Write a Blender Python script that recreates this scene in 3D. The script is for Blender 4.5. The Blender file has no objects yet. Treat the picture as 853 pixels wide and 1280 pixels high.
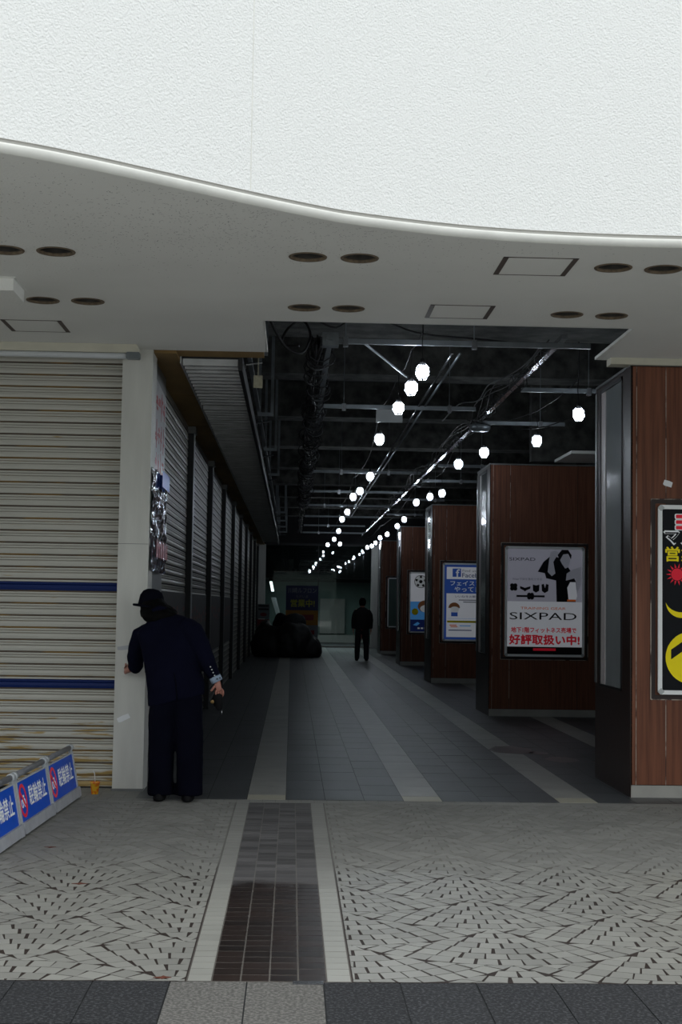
import bpy, bmesh, math, random
from mathutils import Vector, Matrix, noise
random.seed(7)
C = bpy.context.scene.collection
S = bpy.context.scene
PI = math.pi

# ---------------------------------------------------------------- camera, sky, exposure
cd = bpy.data.cameras.new('camera'); cam = bpy.data.objects.new('camera', cd); C.objects.link(cam)
cd.sensor_fit = 'VERTICAL'; cd.sensor_height = 36.0; cd.lens = 36.0 * 1778.0 / 1280.0
cd.clip_start = 0.05; cd.clip_end = 300
_r = Vector((0.99928774, -0.03449738, 0.01529513)); _u = Vector((-0.01748932, -0.06422683, 0.99778206)); _f = Vector((0.03343851, 0.99733888, 0.06478442))
cam.matrix_world = Matrix(((_r.x, _u.x, -_f.x, 0), (_r.y, _u.y, -_f.y, 0), (_r.z, _u.z, -_f.z, 1.53), (0, 0, 0, 1)))
S.camera = cam
w = bpy.data.worlds.new('overcast_sky'); S.world = w; w.use_nodes = True
nt = w.node_tree; nt.nodes.clear()
wo = nt.nodes.new('ShaderNodeOutputWorld'); bg = nt.nodes.new('ShaderNodeBackground')
tc = nt.nodes.new('ShaderNodeTexCoord'); sx = nt.nodes.new('ShaderNodeSeparateXYZ'); cr = nt.nodes.new('ShaderNodeValToRGB')
nt.links.new(tc.outputs['Generated'], sx.inputs[0]); nt.links.new(sx.outputs['Z'], cr.inputs[0])
cr.color_ramp.elements[0].color = (0.60, 0.64, 0.66, 1); cr.color_ramp.elements[1].color = (1.0, 1.02, 1.02, 1)
nt.links.new(cr.outputs[0], bg.inputs['Color']); bg.inputs['Strength'].default_value = 1.0
nt.links.new(bg.outputs[0], wo.inputs[0])
S.view_settings.view_transform = 'Standard'; S.view_settings.look = 'None'; S.view_settings.gamma = 1.0
S.view_settings.use_curve_mapping = False
S.view_settings.exposure = 0.95
BULB = 42.0
K = 0.73   # overall reflectance level of painted and timber surfaces

# ---------------------------------------------------------------- materials
M = {}
def mat(name, col, rough=0.6, metal=0.0, var=0.0, vscale=3.0, vstretch=(1, 1, 1), bump=0.0, bscale=60.0, bstretch=(1, 1, 1),
        rnd=0.0, emit=None, estr=0.0, spec=0.5, world=True, col2=None, thr=None, full=False):
    if not full and not emit:
        col = tuple(c * K for c in col); col2 = tuple(c * K for c in col2) if col2 else None
    m = bpy.data.materials.new(name); m.use_nodes = True; n = m.node_tree.nodes; l = m.node_tree.links
    b = n['Principled BSDF']
    b.inputs['Roughness'].default_value = rough; b.inputs['Metallic'].default_value = metal
    b.inputs['Specular IOR Level'].default_value = spec
    base = n.new('ShaderNodeRGB'); base.outputs[0].default_value = (*col, 1); out = base.outputs[0]
    g = n.new('ShaderNodeNewGeometry')
    def nz(scale, stretch, detail=4):
        mp = n.new('ShaderNodeMapping'); mp.inputs['Scale'].default_value = stretch
        l.new(g.outputs['Position'], mp.inputs[0])
        t = n.new('ShaderNodeTexNoise'); t.inputs['Scale'].default_value = scale; t.inputs['Detail'].default_value = detail
        l.new(mp.outputs[0], t.inputs['Vector']); return t.outputs[0]
    if var > 0 or col2:
        mx = n.new('ShaderNodeMix'); mx.data_type = 'RGBA'
        rp = n.new('ShaderNodeMapRange'); t = thr or (0.3, 0.7)
        rp.inputs['From Min'].default_value = t[0]; rp.inputs['From Max'].default_value = t[1]
        l.new(nz(vscale, vstretch, 6), rp.inputs[0]); l.new(rp.outputs[0], mx.inputs['Factor'])
        l.new(out, mx.inputs['A'])
        c2 = col2 or tuple(c * (1 - var) for c in col)
        mx.inputs['B'].default_value = (*c2, 1); out = mx.outputs['Result']
    if rnd > 0:
        oi = n.new('ShaderNodeObjectInfo'); at = n.new('ShaderNodeAttribute'); at.attribute_name = 'rnd'
        ad = n.new('ShaderNodeMath'); ad.operation = 'ADD'; l.new(oi.outputs['Random'], ad.inputs[0]); l.new(at.outputs['Fac'], ad.inputs[1])
        fr = n.new('ShaderNodeMath'); fr.operation = 'FRACT'; l.new(ad.outputs[0], fr.inputs[0])
        mr = n.new('ShaderNodeMapRange'); mr.inputs['To Min'].default_value = 1 - rnd; mr.inputs['To Max'].default_value = 1 + rnd
        l.new(fr.outputs[0], mr.inputs[0])
        vm = n.new('ShaderNodeVectorMath'); vm.operation = 'SCALE'; l.new(out, vm.inputs[0]); l.new(mr.outputs[0], vm.inputs['Scale']); out = vm.outputs[0]
    l.new(out, b.inputs['Base Color'])
    if bump > 0:
        bp = n.new('ShaderNodeBump'); bp.inputs['Strength'].default_value = bump; bp.inputs['Distance'].default_value = 0.01
        l.new(nz(bscale, bstretch), bp.inputs['Height']); l.new(bp.outputs[0], b.inputs['Normal'])
    if emit:
        b.inputs['Emission Color'].default_value = (*emit, 1); b.inputs['Emission Strength'].default_value = estr
    M[name] = m; return m

mat('stucco', (0.86, 0.87, 0.86), 0.9, bump=0.9, bscale=85, full=True)
mat('moulding', (0.80, 0.80, 0.76), 0.7, var=0.12, vscale=6, full=True)
mat('fascia_groove', (0.70, 0.69, 0.65), 0.9)
mat('soffit_board', (0.82, 0.82, 0.79), 0.9, col2=(0.76, 0.76, 0.73), vscale=1.2, bump=0.35, bscale=60, full=True)
mat('cream_metal', (0.76, 0.73, 0.60), 0.5, var=0.15, vscale=5)
mat('white_metal', (0.75, 0.78, 0.80), 0.4)
mat('pillar_metal', (0.84, 0.84, 0.79), 0.40, 0.15, var=0.12, vscale=3, vstretch=(4, 4, 0.6), spec=0.4)
mat('grey_metal', (0.30, 0.31, 0.31), 0.4, 0.5, var=0.2, vscale=4)
mat('galvanized', (0.26, 0.29, 0.31), 0.42, 0.6, var=0.3, vscale=8)
mat('bright_steel', (0.55, 0.57, 0.60), 0.22, 0.9, var=0.2, vscale=10)
mat('dark_metal', (0.018, 0.019, 0.022), 0.5, 0.2)
mat('rust_ring', (0.26, 0.19, 0.12), 0.7, var=0.5, vscale=30)
mat('lamp_can', (0.13, 0.12, 0.11), 0.35, 0.4, var=0.5, vscale=14)
mat('hatch_frame', (0.13, 0.10, 0.085), 0.6)
mat('concrete', (0.11, 0.11, 0.10), 0.95, col2=(0.03, 0.03, 0.028), vscale=5, thr=(0.35, 0.65), bump=0.8, bscale=18)
mat('slab', (0.035, 0.037, 0.04), 0.95, var=0.5, vscale=2)
mat('dark_wall', (0.022, 0.022, 0.024), 0.9, var=0.4, vscale=1.5)
mat('brown_board', (0.40, 0.25, 0.085), 0.8, var=0.5, vscale=3, vstretch=(1, 0.3, 1))
mat('deck_metal', (0.72, 0.74, 0.75), 0.45, 0.15, var=0.3, vscale=5)
mat('wood', (0.25, 0.098, 0.056), 0.45, col2=(0.145, 0.056, 0.034), vscale=9, vstretch=(4, 4, 0.16), thr=(0.35, 0.68), spec=0.2)
mat('dark_wood', (0.035, 0.016, 0.012), 0.35, var=0.4, vscale=9, vstretch=(3, 3, 0.2))
mat('seam', (0.45, 0.38, 0.32), 0.5, col2=(0.05, 0.02, 0.015), vscale=7, vstretch=(1, 1, 0.8), thr=(0.5, 0.6))
mat('seam_dark', (0.03, 0.015, 0.01), 0.7)
mat('skirting', (0.55, 0.54, 0.50), 0.4, 0.3, var=0.15, vscale=5)
mat('display_back', (0.34, 0.37, 0.38), 0.12, 0.0, var=0.15, vscale=2, spec=0.8)
mat('display_liner', (0.70, 0.64, 0.63), 0.35)
mat('frame_white', (0.84, 0.86, 0.86), 0.35, full=True)
mat('corner_grey', (0.60, 0.63, 0.64), 0.35, 0.3)
mat('recess_dark', (0.025, 0.012, 0.01), 0.6)
def sheet(name, col, e=0.0): mat(name, col, 0.3, spec=0.15, full=True, emit=col if e else None, estr=e)  # e puts a faint glow into sheets and prints, as if weakly backlit
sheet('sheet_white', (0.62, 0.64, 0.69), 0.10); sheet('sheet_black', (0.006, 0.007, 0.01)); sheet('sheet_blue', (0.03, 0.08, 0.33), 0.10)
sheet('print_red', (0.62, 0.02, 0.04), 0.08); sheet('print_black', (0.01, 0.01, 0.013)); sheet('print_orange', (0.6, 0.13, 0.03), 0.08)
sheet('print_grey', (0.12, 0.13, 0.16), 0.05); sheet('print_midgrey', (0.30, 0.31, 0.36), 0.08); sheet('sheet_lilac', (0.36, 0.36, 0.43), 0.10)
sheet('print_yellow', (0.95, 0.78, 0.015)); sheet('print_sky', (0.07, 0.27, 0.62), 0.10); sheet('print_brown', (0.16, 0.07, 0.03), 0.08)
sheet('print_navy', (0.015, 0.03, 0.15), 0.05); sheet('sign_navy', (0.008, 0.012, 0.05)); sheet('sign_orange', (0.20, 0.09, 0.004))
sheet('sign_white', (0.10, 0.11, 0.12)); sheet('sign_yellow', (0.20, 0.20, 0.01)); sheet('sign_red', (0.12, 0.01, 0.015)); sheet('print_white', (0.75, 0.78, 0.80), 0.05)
mat('barrier_blue', (0.006, 0.085, 0.58), 0.45, var=0.12, vscale=8, spec=0.25, full=True)
mat('barrier_white', (0.66, 0.70, 0.74), 0.45, var=0.2, vscale=10)
mat('barrier_grey', (0.55, 0.57, 0.62), 0.55, var=0.25, vscale=10)
mat('rail_grey', (0.30, 0.31, 0.34), 0.4, 0.3, var=0.2, vscale=12)
mat('granite_dark', (0.020, 0.021, 0.024), 0.7, col2=(0.060, 0.063, 0.068), thr=(0.50, 0.62), vscale=70, bump=0.3, bscale=120, rnd=0.12, spec=0.3, full=True)
mat('granite_light', (0.165, 0.16, 0.15), 0.75, col2=(0.085, 0.083, 0.078), thr=(0.42, 0.55), vscale=70, bump=0.3, bscale=120, rnd=0.06, spec=0.3, full=True)
mat('pavement', (0.44, 0.44, 0.42), 0.8, var=0.2, vscale=3, full=True)
mat('slate', (0.062, 0.069, 0.075), 0.45, var=0.35, vscale=1.6, bump=0.06, bscale=40, rnd=0.16)
mat('strip_stone', (0.37, 0.37, 0.34), 0.45, var=0.2, vscale=4, rnd=0.07)
mat('strip_cream', (0.50, 0.48, 0.38), 0.5, var=0.1, vscale=5)
mat('floor_joint', (0.02, 0.022, 0.024), 0.8)
mat('stain', (0.05, 0.028, 0.022), 0.35, var=0.4, vscale=8)
mat('navy_suit', (0.0050, 0.0058, 0.018), 0.9, var=0.25, vscale=6, bump=0.15, bscale=200, spec=0.05)
mat('navy_trouser', (0.0034, 0.0040, 0.011), 0.9, var=0.2, vscale=6, spec=0.05)
mat('black_felt', (0.004, 0.0045, 0.010), 0.95, bump=0.2, bscale=200, spec=0.05)
mat('hair', (0.003, 0.003, 0.003), 0.6, bump=0.5, bscale=40, bstretch=(6, 6, 0.5), spec=0.05)
mat('skin', (0.55, 0.24, 0.18), 0.55, var=0.15, vscale=40)
mat('shirt', (0.36, 0.46, 0.60), 0.7)
mat('shoe', (0.005, 0.005, 0.006), 0.7, spec=0.15)
mat('black_bag', (0.004, 0.004, 0.005), 0.7, spec=0.15)
mat('black_tarp', (0.006, 0.007, 0.008), 0.6, var=0.3, vscale=6, bump=0.5, bscale=8)
mat('grey_cloth', (0.022, 0.024, 0.028), 0.8)
mat('dark_cloth', (0.006, 0.007, 0.010), 0.8)
mat('dark_jeans', (0.016, 0.019, 0.026), 0.8)
mat('cable', (0.028, 0.028, 0.030), 0.6, spec=0.2, var=0.3, vscale=10)
mat('cable_pale', (0.09, 0.095, 0.10), 0.6, spec=0.2)
mat('bulb_glow', (1, 1, 1), 0.3, emit=(0.80, 0.90, 1.0), estr=BULB)
mat('cage_wire', (0.5, 0.52, 0.55), 0.3, 0.8)
mat('socket', (0.02, 0.02, 0.022), 0.5)
mat('paper', (0.80, 0.82, 0.84), 0.7, full=True)
mat('tape', (0.60, 0.62, 0.66), 0.25)
mat('tag_beige', (0.50, 0.47, 0.34), 0.7, var=0.3, vscale=40)
mat('cup', (0.85, 0.20, 0.01), 0.25, col2=(0.9, 0.5, 0.03), vscale=28, thr=(0.45, 0.55))
mat('straw', (0.78, 0.80, 0.80), 0.4)
mat('leaf', (0.16, 0.04, 0.02), 0.6)
mat('banner_dark', (0.020, 0.018, 0.017), 0.7, var=0.4, vscale=4)
mat('banner_red', (0.14, 0.022, 0.018), 0.7, var=0.5, vscale=14)
mat('notice_white', (0.75, 0.75, 0.78), 0.3, var=0.2, vscale=6)
mat('notice_red', (0.60, 0.03, 0.05), 0.35)
mat('film', (0.16, 0.16, 0.19), 0.10, 0.6, var=0.5, vscale=16, bump=1.0, bscale=10, bstretch=(1, 1, 0.5))
mat('room_green', (0.13, 0.21, 0.19), 0.6, var=0.25, vscale=1.0)
mat('room_grey', (0.30, 0.30, 0.28), 0.6, var=0.15, vscale=2)
mat('panel_light', (1, 1, 1), 0.5, emit=(0.85, 0.95, 1.0), estr=1.3)

def shutter_mat(name, col, rust, amt):
    m = bpy.data.materials.new(name); m.use_nodes = True; n = m.node_tree.nodes; l = m.node_tree.links; b = n['Principled BSDF']
    b.inputs['Roughness'].default_value = 0.5
    g = n.new('ShaderNodeNewGeometry'); sp = n.new('ShaderNodeSeparateXYZ'); l.new(g.outputs['Position'], sp.inputs[0])
    mp = n.new('ShaderNodeMapping'); mp.inputs['Scale'].default_value = (2.0, 2.0, 24.0); l.new(g.outputs['Position'], mp.inputs[0])
    t = n.new('ShaderNodeTexNoise'); t.inputs['Scale'].default_value = 1.4; t.inputs['Detail'].default_value = 5; l.new(mp.outputs[0], t.inputs['Vector'])
    # rust gathers towards the bottom edge of the curtain
    h = n.new('ShaderNodeMapRange'); h.inputs['From Min'].default_value = 0.0; h.inputs['From Max'].default_value = 0.75
    h.inputs['To Min'].default_value = 0.27; h.inputs['To Max'].default_value = 0.0; l.new(sp.outputs['Z'], h.inputs[0])
    a = n.new('ShaderNodeMath'); a.operation = 'ADD'; l.new(t.outputs[0], a.inputs[0]); l.new(h.outputs[0], a.inputs[1])
    r = n.new('ShaderNodeMapRange'); r.inputs['From Min'].default_value = amt; r.inputs['From Max'].default_value = amt + 0.07; l.new(a.outputs[0], r.inputs[0])
    mx = n.new('ShaderNodeMix'); mx.data_type = 'RGBA'; l.new(r.outputs[0], mx.inputs['Factor'])
    mx.inputs['A'].default_value = (*col, 1); mx.inputs['B'].default_value = (*rust, 1)
    l.new(mx.outputs['Result'], b.inputs['Base Color']); M[name] = m
shutter_mat('slat_cream', (0.50, 0.49, 0.44), (0.36, 0.25, 0.09), 0.68)
mat('slat_groove', (0.36, 0.34, 0.29), 0.8, col2=(0.34, 0.24, 0.12), vscale=2.0, vstretch=(1, 1, 8), thr=(0.55, 0.65))
mat('slat_joint', (0.17, 0.135, 0.105), 0.8, col2=(0.34, 0.21, 0.07), vscale=2.0, vstretch=(1, 1, 8), thr=(0.52, 0.62))
mat('slat_blue', (0.003, 0.022, 0.15), 0.5, spec=0.25)
mat('slat_side', (0.36, 0.35, 0.30), 0.45, var=0.2, vscale=4)
mat('slat_side_joint', (0.02, 0.02, 0.02), 0.8)

def two_zone(name, near, far, y0, y1, rough_near, rough_far, rnd, wear=0.10):
    """paving that is rain-wetted near the street and dusty deeper under the roof"""
    m = bpy.data.materials.new(name); m.use_nodes = True; n = m.node_tree.nodes; l = m.node_tree.links; b = n['Principled BSDF']
    g = n.new('ShaderNodeNewGeometry'); sp = n.new('ShaderNodeSeparateXYZ'); l.new(g.outputs['Position'], sp.inputs[0])
    t = n.new('ShaderNodeTexNoise'); t.inputs['Scale'].default_value = 3.0; t.inputs['Detail'].default_value = 6; l.new(g.outputs['Position'], t.inputs['Vector'])
    a = n.new('ShaderNodeMath'); a.operation = 'MULTIPLY_ADD'; a.inputs[1].default_value = 0.6; l.new(t.outputs[0], a.inputs[0]); l.new(sp.outputs['Y'], a.inputs[2])
    r = n.new('ShaderNodeMapRange'); r.inputs['From Min'].default_value = y0 + 0.3; r.inputs['From Max'].default_value = y1 + 0.3; l.new(a.outputs[0], r.inputs[0])
    mx = n.new('ShaderNodeMix'); mx.data_type = 'RGBA'; l.new(r.outputs[0], mx.inputs['Factor'])
    mx.inputs['A'].default_value = (*near, 1); mx.inputs['B'].default_value = (*far, 1)
    t2 = n.new('ShaderNodeTexNoise'); t2.inputs['Scale'].default_value = 1.3; t2.inputs['Detail'].default_value = 8; l.new(g.outputs['Position'], t2.inputs['Vector'])
    m2 = n.new('ShaderNodeMapRange'); m2.inputs['To Min'].default_value = 1 - wear * 2; m2.inputs['To Max'].default_value = 1 + wear * 2; l.new(t2.outputs[0], m2.inputs[0])
    oi = n.new('ShaderNodeObjectInfo'); at = n.new('ShaderNodeAttribute'); at.attribute_name = 'rnd'
    ad = n.new('ShaderNodeMath'); ad.operation = 'ADD'; l.new(oi.outputs['Random'], ad.inputs[0]); l.new(at.outputs['Fac'], ad.inputs[1])
    fr = n.new('ShaderNodeMath'); fr.operation = 'FRACT'; l.new(ad.outputs[0], fr.inputs[0])
    mr = n.new('ShaderNodeMapRange'); mr.inputs['To Min'].default_value = 1 - rnd; mr.inputs['To Max'].default_value = 1 + rnd; l.new(fr.outputs[0], mr.inputs[0])
    mm = n.new('ShaderNodeMath'); mm.operation = 'MULTIPLY'; l.new(mr.outputs[0], mm.inputs[0]); l.new(m2.outputs[0], mm.inputs[1])
    vm = n.new('ShaderNodeVectorMath'); vm.operation = 'SCALE'; l.new(mx.outputs['Result'], vm.inputs[0]); l.new(mm.outputs[0], vm.inputs['Scale'])
    l.new(vm.outputs[0], b.inputs['Base Color'])
    rr = n.new('ShaderNodeMapRange'); rr.inputs['To Min'].default_value = rough_near; rr.inputs['To Max'].default_value = rough_far
    l.new(r.outputs[0], rr.inputs[0]); l.new(rr.outputs[0], b.inputs['Roughness']); M[name] = m
two_zone('fan_tile', (0.250, 0.250, 0.230), (0.205, 0.205, 0.192), 8.1, 8.7, 0.45, 0.75, 0.13)
two_zone('fan_joint', (0.022, 0.013, 0.010), (0.165, 0.16, 0.147), 8.1, 8.7, 0.6, 0.9, 0.0, 0.2)
two_zone('brick', (0.017, 0.010, 0.008), (0.078, 0.075, 0.077), 7.75, 8.0, 0.35, 0.8, 0.38, 0.3)
two_zone('brick_joint', (0.10, 0.09, 0.08), (0.13, 0.125, 0.12), 7.75, 8.0, 0.6, 0.9, 0.0, 0.3)
two_zone('border', (0.30, 0.30, 0.275), (0.225, 0.225, 0.21), 7.6, 8.6, 0.45, 0.7, 0.05)

gm = bpy.data.materials.new('clear_glass'); gm.use_nodes = True; n = gm.node_tree.nodes; l = gm.node_tree.links
n.remove(n['Principled BSDF'])
tr = n.new('ShaderNodeBsdfTransparent'); tr.inputs[0].default_value = (0.82, 0.88, 0.86, 1)
gl = n.new('ShaderNodeBsdfGlossy'); gl.inputs['Roughness'].default_value = 0.01
fn = n.new('ShaderNodeFresnel'); fn.inputs[0].default_value = 1.5; mxs = n.new('ShaderNodeMixShader')
l.new(fn.outputs[0], mxs.inputs[0]); l.new(tr.outputs[0], mxs.inputs[1]); l.new(gl.outputs[0], mxs.inputs[2]); l.new(mxs.outputs[0], n['Material Output'].inputs[0])
M['glass'] = gm

# ---------------------------------------------------------------- helpers
def wloc(p):
    v = Vector((0, 0, 0))
    while p is not None:
        v += p.location; p = p.parent
    return v
def link(name, me, parent=None, world=True):
    o = bpy.data.objects.new(name, me); C.objects.link(o)
    if parent is not None:
        o.parent = parent
        if world:
            d = wloc(parent)
            if d.length > 0:
                for v in me.vertices: v.co -= d
    return o
class MB:
    def __init__(s): s.v = []; s.f = []; s.m = []; s.c = 0
    def poly(s, vs, fs, mi=0):
        b = len(s.v); s.v += [tuple(v) for v in vs]
        for f in fs: s.f.append([b + i for i in f]); s.m.append(mi)
        return s
    def box(s, x0, x1, y0, y1, z0, z1, mi=0):
        return s.poly([(x0, y0, z0), (x1, y0, z0), (x1, y1, z0), (x0, y1, z0), (x0, y0, z1), (x1, y0, z1), (x1, y1, z1), (x0, y1, z1)],
                      [(0, 3, 2, 1), (4, 5, 6, 7), (0, 1, 5, 4), (1, 2, 6, 5), (2, 3, 7, 6), (3, 0, 4, 7)], mi)
    def cbox(s, x0, x1, y0, y1, z0, z1, c=0.01, mi=0):
        """box with chamfered vertical-plane outline (XZ), extruded along Y"""
        p = [(x0 + c, z0), (x1 - c, z0), (x1, z0 + c), (x1, z1 - c), (x1 - c, z1), (x0 + c, z1), (x0, z1 - c), (x0, z0 + c)]
        return s.prism_xz(p, y0, y1, mi)
    def prism_xz(s, p, y0, y1, mi=0):
        k = len(p); vs = [(a, y0, b) for a, b in p] + [(a, y1, b) for a, b in p]
        return s.poly(vs, [tuple(range(k)), tuple(range(2 * k - 1, k - 1, -1))] + [(i, i + k, (i + 1) % k + k, (i + 1) % k) for i in range(k)], mi)
    def prism_xy(s, p, z0, z1, mi=0):
        k = len(p); vs = [(a, b, z0) for a, b in p] + [(a, b, z1) for a, b in p]
        return s.poly(vs, [tuple(range(k - 1, -1, -1)), tuple(range(k, 2 * k))] + [(i, (i + 1) % k, (i + 1) % k + k, i + k) for i in range(k)], mi)
    def tube(s, pts, r, seg=8, mi=0, cap=True):
        pts = [Vector(p) for p in pts]; b = len(s.v); k = len(pts)
        rr = r if isinstance(r, (list, tuple)) else [r] * k
        up = None
        for i, p in enumerate(pts):
            d = (pts[min(i + 1, k - 1)] - pts[max(i - 1, 0)]).normalized()
            if up is None or abs(d.dot(up)) > 0.95: up = Vector((0, 0, 1)) if abs(d.z) < 0.9 else Vector((1, 0, 0))
            a = d.cross(up).normalized(); c = d.cross(a).normalized(); up = -c
            up = a.cross(d)
            for j in range(seg):
                t = 2 * PI * j / seg; q = p + (a * math.cos(t) + c * math.sin(t)) * rr[i]; s.v.append(tuple(q))
        for i in range(k - 1):
            for j in range(seg):
                s.f.append([b + i * seg + j, b + i * seg + (j + 1) % seg, b + (i + 1) * seg + (j + 1) % seg, b + (i + 1) * seg + j]); s.m.append(mi)
        if cap:
            s.f.append([b + j for j in range(seg)][::-1]); s.m.append(mi)
            s.f.append([b + (k - 1) * seg + j for j in range(seg)]); s.m.append(mi)
        return s
    def lathe(s, prof, cx=0, cy=0, seg=24, mi=0, cap0=False, cap1=False):
        b = len(s.v); k = len(prof)
        for r, z in prof:
            for j in range(seg):
                t = 2 * PI * j / seg; s.v.append((cx + r * math.cos(t), cy + r * math.sin(t), z))
        for i in range(k - 1):
            for j in range(seg):
                s.f.append([b + i * seg + j, b + i * seg + (j + 1) % seg, b + (i + 1) * seg + (j + 1) % seg, b + (i + 1) * seg + j]); s.m.append(mi)
        if cap0: s.f.append([b + j for j in range(seg)][::-1]); s.m.append(mi)
        if cap1: s.f.append([b + (k - 1) * seg + j for j in range(seg)]); s.m.append(mi)
        return s
    def mesh(s, name, mats, smooth=False, rnd=None):
        me = bpy.data.meshes.new(name); me.from_pydata(s.v, [], s.f)
        for k in (mats if isinstance(mats, (list, tuple)) else [mats]): me.materials.append(M[k])
        if max(s.m, default=0) > 0: me.polygons.foreach_set('material_index', s.m)
        if smooth: me.polygons.foreach_set('use_smooth', [True] * len(me.polygons))
        if rnd is not None:
            a = me.attributes.new('rnd', 'FLOAT', 'FACE'); a.data.foreach_set('value', rnd)
        me.update(); return me
    def build(s, name, mats, parent=None, smooth=False, world=True, rnd=None):
        return link(name, s.mesh(name, mats, smooth, rnd), parent, world)
def empty(name, loc=(0, 0, 0), rz=0):
    o = bpy.data.objects.new(name, None); C.objects.link(o); o.location = loc; o.rotation_euler = (0, 0, rz); return o
def tag(o, label, cat, group=None):
    o['label'] = label; o['category'] = cat
    if group: o['group'] = group
    return o
def struct(o): o['kind'] = 'structure'; return o
def stuff(o): o['kind'] = 'stuff'; return o
def copy_tree(o, parent=None):
    c = o.copy(); C.objects.link(c); c.parent = parent
    for ch in o.children: copy_tree(ch, c)
    return c
ORD = ['first', 'second', 'third', 'fourth', 'fifth', 'sixth', 'seventh', 'eighth', 'ninth', 'tenth', 'eleventh', 'twelfth', 'thirteenth', 'fourteenth', 'fifteenth']
def lettering(body, cx, cz, w_, h_, y, mname, parent, bold=0.02, name='lettering', depth=0.0006):
    """flat text in the local XZ plane, facing -Y, fitted to a w x h box"""
    c = bpy.data.curves.new('t', 'FONT'); c.body = body; c.size = 1.0; c.resolution_u = 3
    o = bpy.data.objects.new('t', c); C.objects.link(o)
    dg = bpy.context.evaluated_depsgraph_get(); dg.update()
    me = bpy.data.meshes.new_from_object(o.evaluated_get(dg)); bpy.data.objects.remove(o); bpy.data.curves.remove(c)
    xs = [v.co.x for v in me.vertices]; ys = [v.co.y for v in me.vertices]
    x0, x1, y0, y1 = min(xs), max(xs), min(ys), max(ys)
    for v in me.vertices:
        v.co = Vector(((v.co.x - (x0 + x1) / 2) / (x1 - x0) * w_ + cx, y, (v.co.y - (y0 + y1) / 2) / (y1 - y0) * h_ + cz))
    bo = max(bold, 0) * h_ * 0.55
    if bo > 0:
        bmx = bmesh.new()
        for dx, dz in ((-1, 0), (1, 0), (0, 1), (0, -1), (0, 0)):
            k0 = len(bmx.verts); bmx.from_mesh(me); bmx.verts.ensure_lookup_table()
            for q in range(k0, len(bmx.verts)): bmx.verts[q].co += Vector((dx * bo, (dx + 2 * dz) * 0.00004, dz * bo))
        bmx.to_mesh(me); bmx.free()
    me.name = name; me.materials.clear(); me.materials.append(M[mname])
    return link(name, me, parent, False)
def flat(pts, y, mname, parent, name, d=0.0008):
    return MB().prism_xz(pts, y - d, y).build(name, mname, parent, world=False)
def ell(cx, cz, rx, rz, n_=24, a0=0, a1=2 * PI):
    return [(cx + rx * math.cos(a0 + (a1 - a0) * i / n_), cz + rz * math.sin(a0 + (a1 - a0) * i / n_)) for i in range(n_ + (0 if abs(a1 - a0 - 2 * PI) < 1e-6 else 1))]
def rrect(x0, x1, z0, z1, r, n_=5):
    p = []
    for cx, cz, a in ((x1 - r, z0 + r, -PI / 2), (x1 - r, z1 - r, 0), (x0 + r, z1 - r, PI / 2), (x0 + r, z0 + r, PI)):
        for i in range(n_ + 1): t = a + PI / 2 * i / n_; p.append((cx + r * math.cos(t), cz + r * math.sin(t)))
    return p
def ring_xz(outer, inner, y0, y1, mb=None, mi=0):
    mb = mb or MB(); k = len(outer)
    vs = [(a, y0, b) for a, b in outer] + [(a, y0, b) for a, b in inner] + [(a, y1, b) for a, b in outer] + [(a, y1, b) for a, b in inner]
    fs = []
    for i in range(k):
        j = (i + 1) % k
        fs += [(i, j, k + j, k + i), (2 * k + i, 3 * k + i, 3 * k + j, 2 * k + j), (i, 2 * k + i, 2 * k + j, j), (k + i, k + j, 3 * k + j, 3 * k + i)]
    return mb.poly(vs, fs, mi)
def remesh(mb, voxel, smooth_it=6, fold=0.0, fscale=6.0, seed=0.0):
    """fuse closed pieces into one continuous surface"""
    me = mb.mesh('tmp', 'paper'); o = bpy.data.objects.new('tmp', me); C.objects.link(o)
    r = o.modifiers.new('r', 'REMESH'); r.mode = 'VOXEL'; r.voxel_size = voxel
    sm = o.modifiers.new('s', 'SMOOTH'); sm.iterations = smooth_it; sm.factor = 0.5
    dg = bpy.context.evaluated_depsgraph_get(); dg.update()
    out = bpy.data.meshes.new_from_object(o.evaluated_get(dg)); bpy.data.objects.remove(o)
    if fold:
        nn = [v.normal.copy() for v in out.vertices]
        for v, q in zip(out.vertices, nn):
            p = v.co
            f = noise.noise(Vector((p.x * fscale, p.y * fscale, p.z * fscale * 0.6 + seed))) + 0.5 * noise.noise(Vector((p.x * fscale * 2.3, p.y * fscale * 2.3, p.z * fscale * 1.7 + seed)))
            v.co = p + q * f * fold
    out.polygons.foreach_set('use_smooth', [True] * len(out.polygons)); out.materials.clear(); return out
def skin(nodes, edges, mname, name, parent, root=0, sub=2):
    bm = bmesh.new(); ly = bm.verts.layers.skin.verify(); vs = []
    for i, (p, r) in enumerate(nodes):
        v = bm.verts.new(p); rr = r if isinstance(r, tuple) else (r, r); v[ly].radius = rr; v[ly].use_root = (i == root); vs.append(v)
    for a, b in edges: bm.edges.new((vs[a], vs[b]))
    me = bpy.data.meshes.new('s'); bm.to_mesh(me); bm.free()
    o = bpy.data.objects.new('s', me); C.objects.link(o)
    o.modifiers.new('k', 'SKIN').use_smooth_shade = True; sb = o.modifiers.new('u', 'SUBSURF'); sb.levels = sub; sb.render_levels = sub
    dg = bpy.context.evaluated_depsgraph_get(); dg.update()
    out = bpy.data.meshes.new_from_object(o.evaluated_get(dg)); bpy.data.objects.remove(o)
    out.materials.clear(); out.materials.append(M[mname]); out.name = name
    out.polygons.foreach_set('use_smooth', [True] * len(out.polygons))
    return link(name, out, parent, True)

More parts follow.
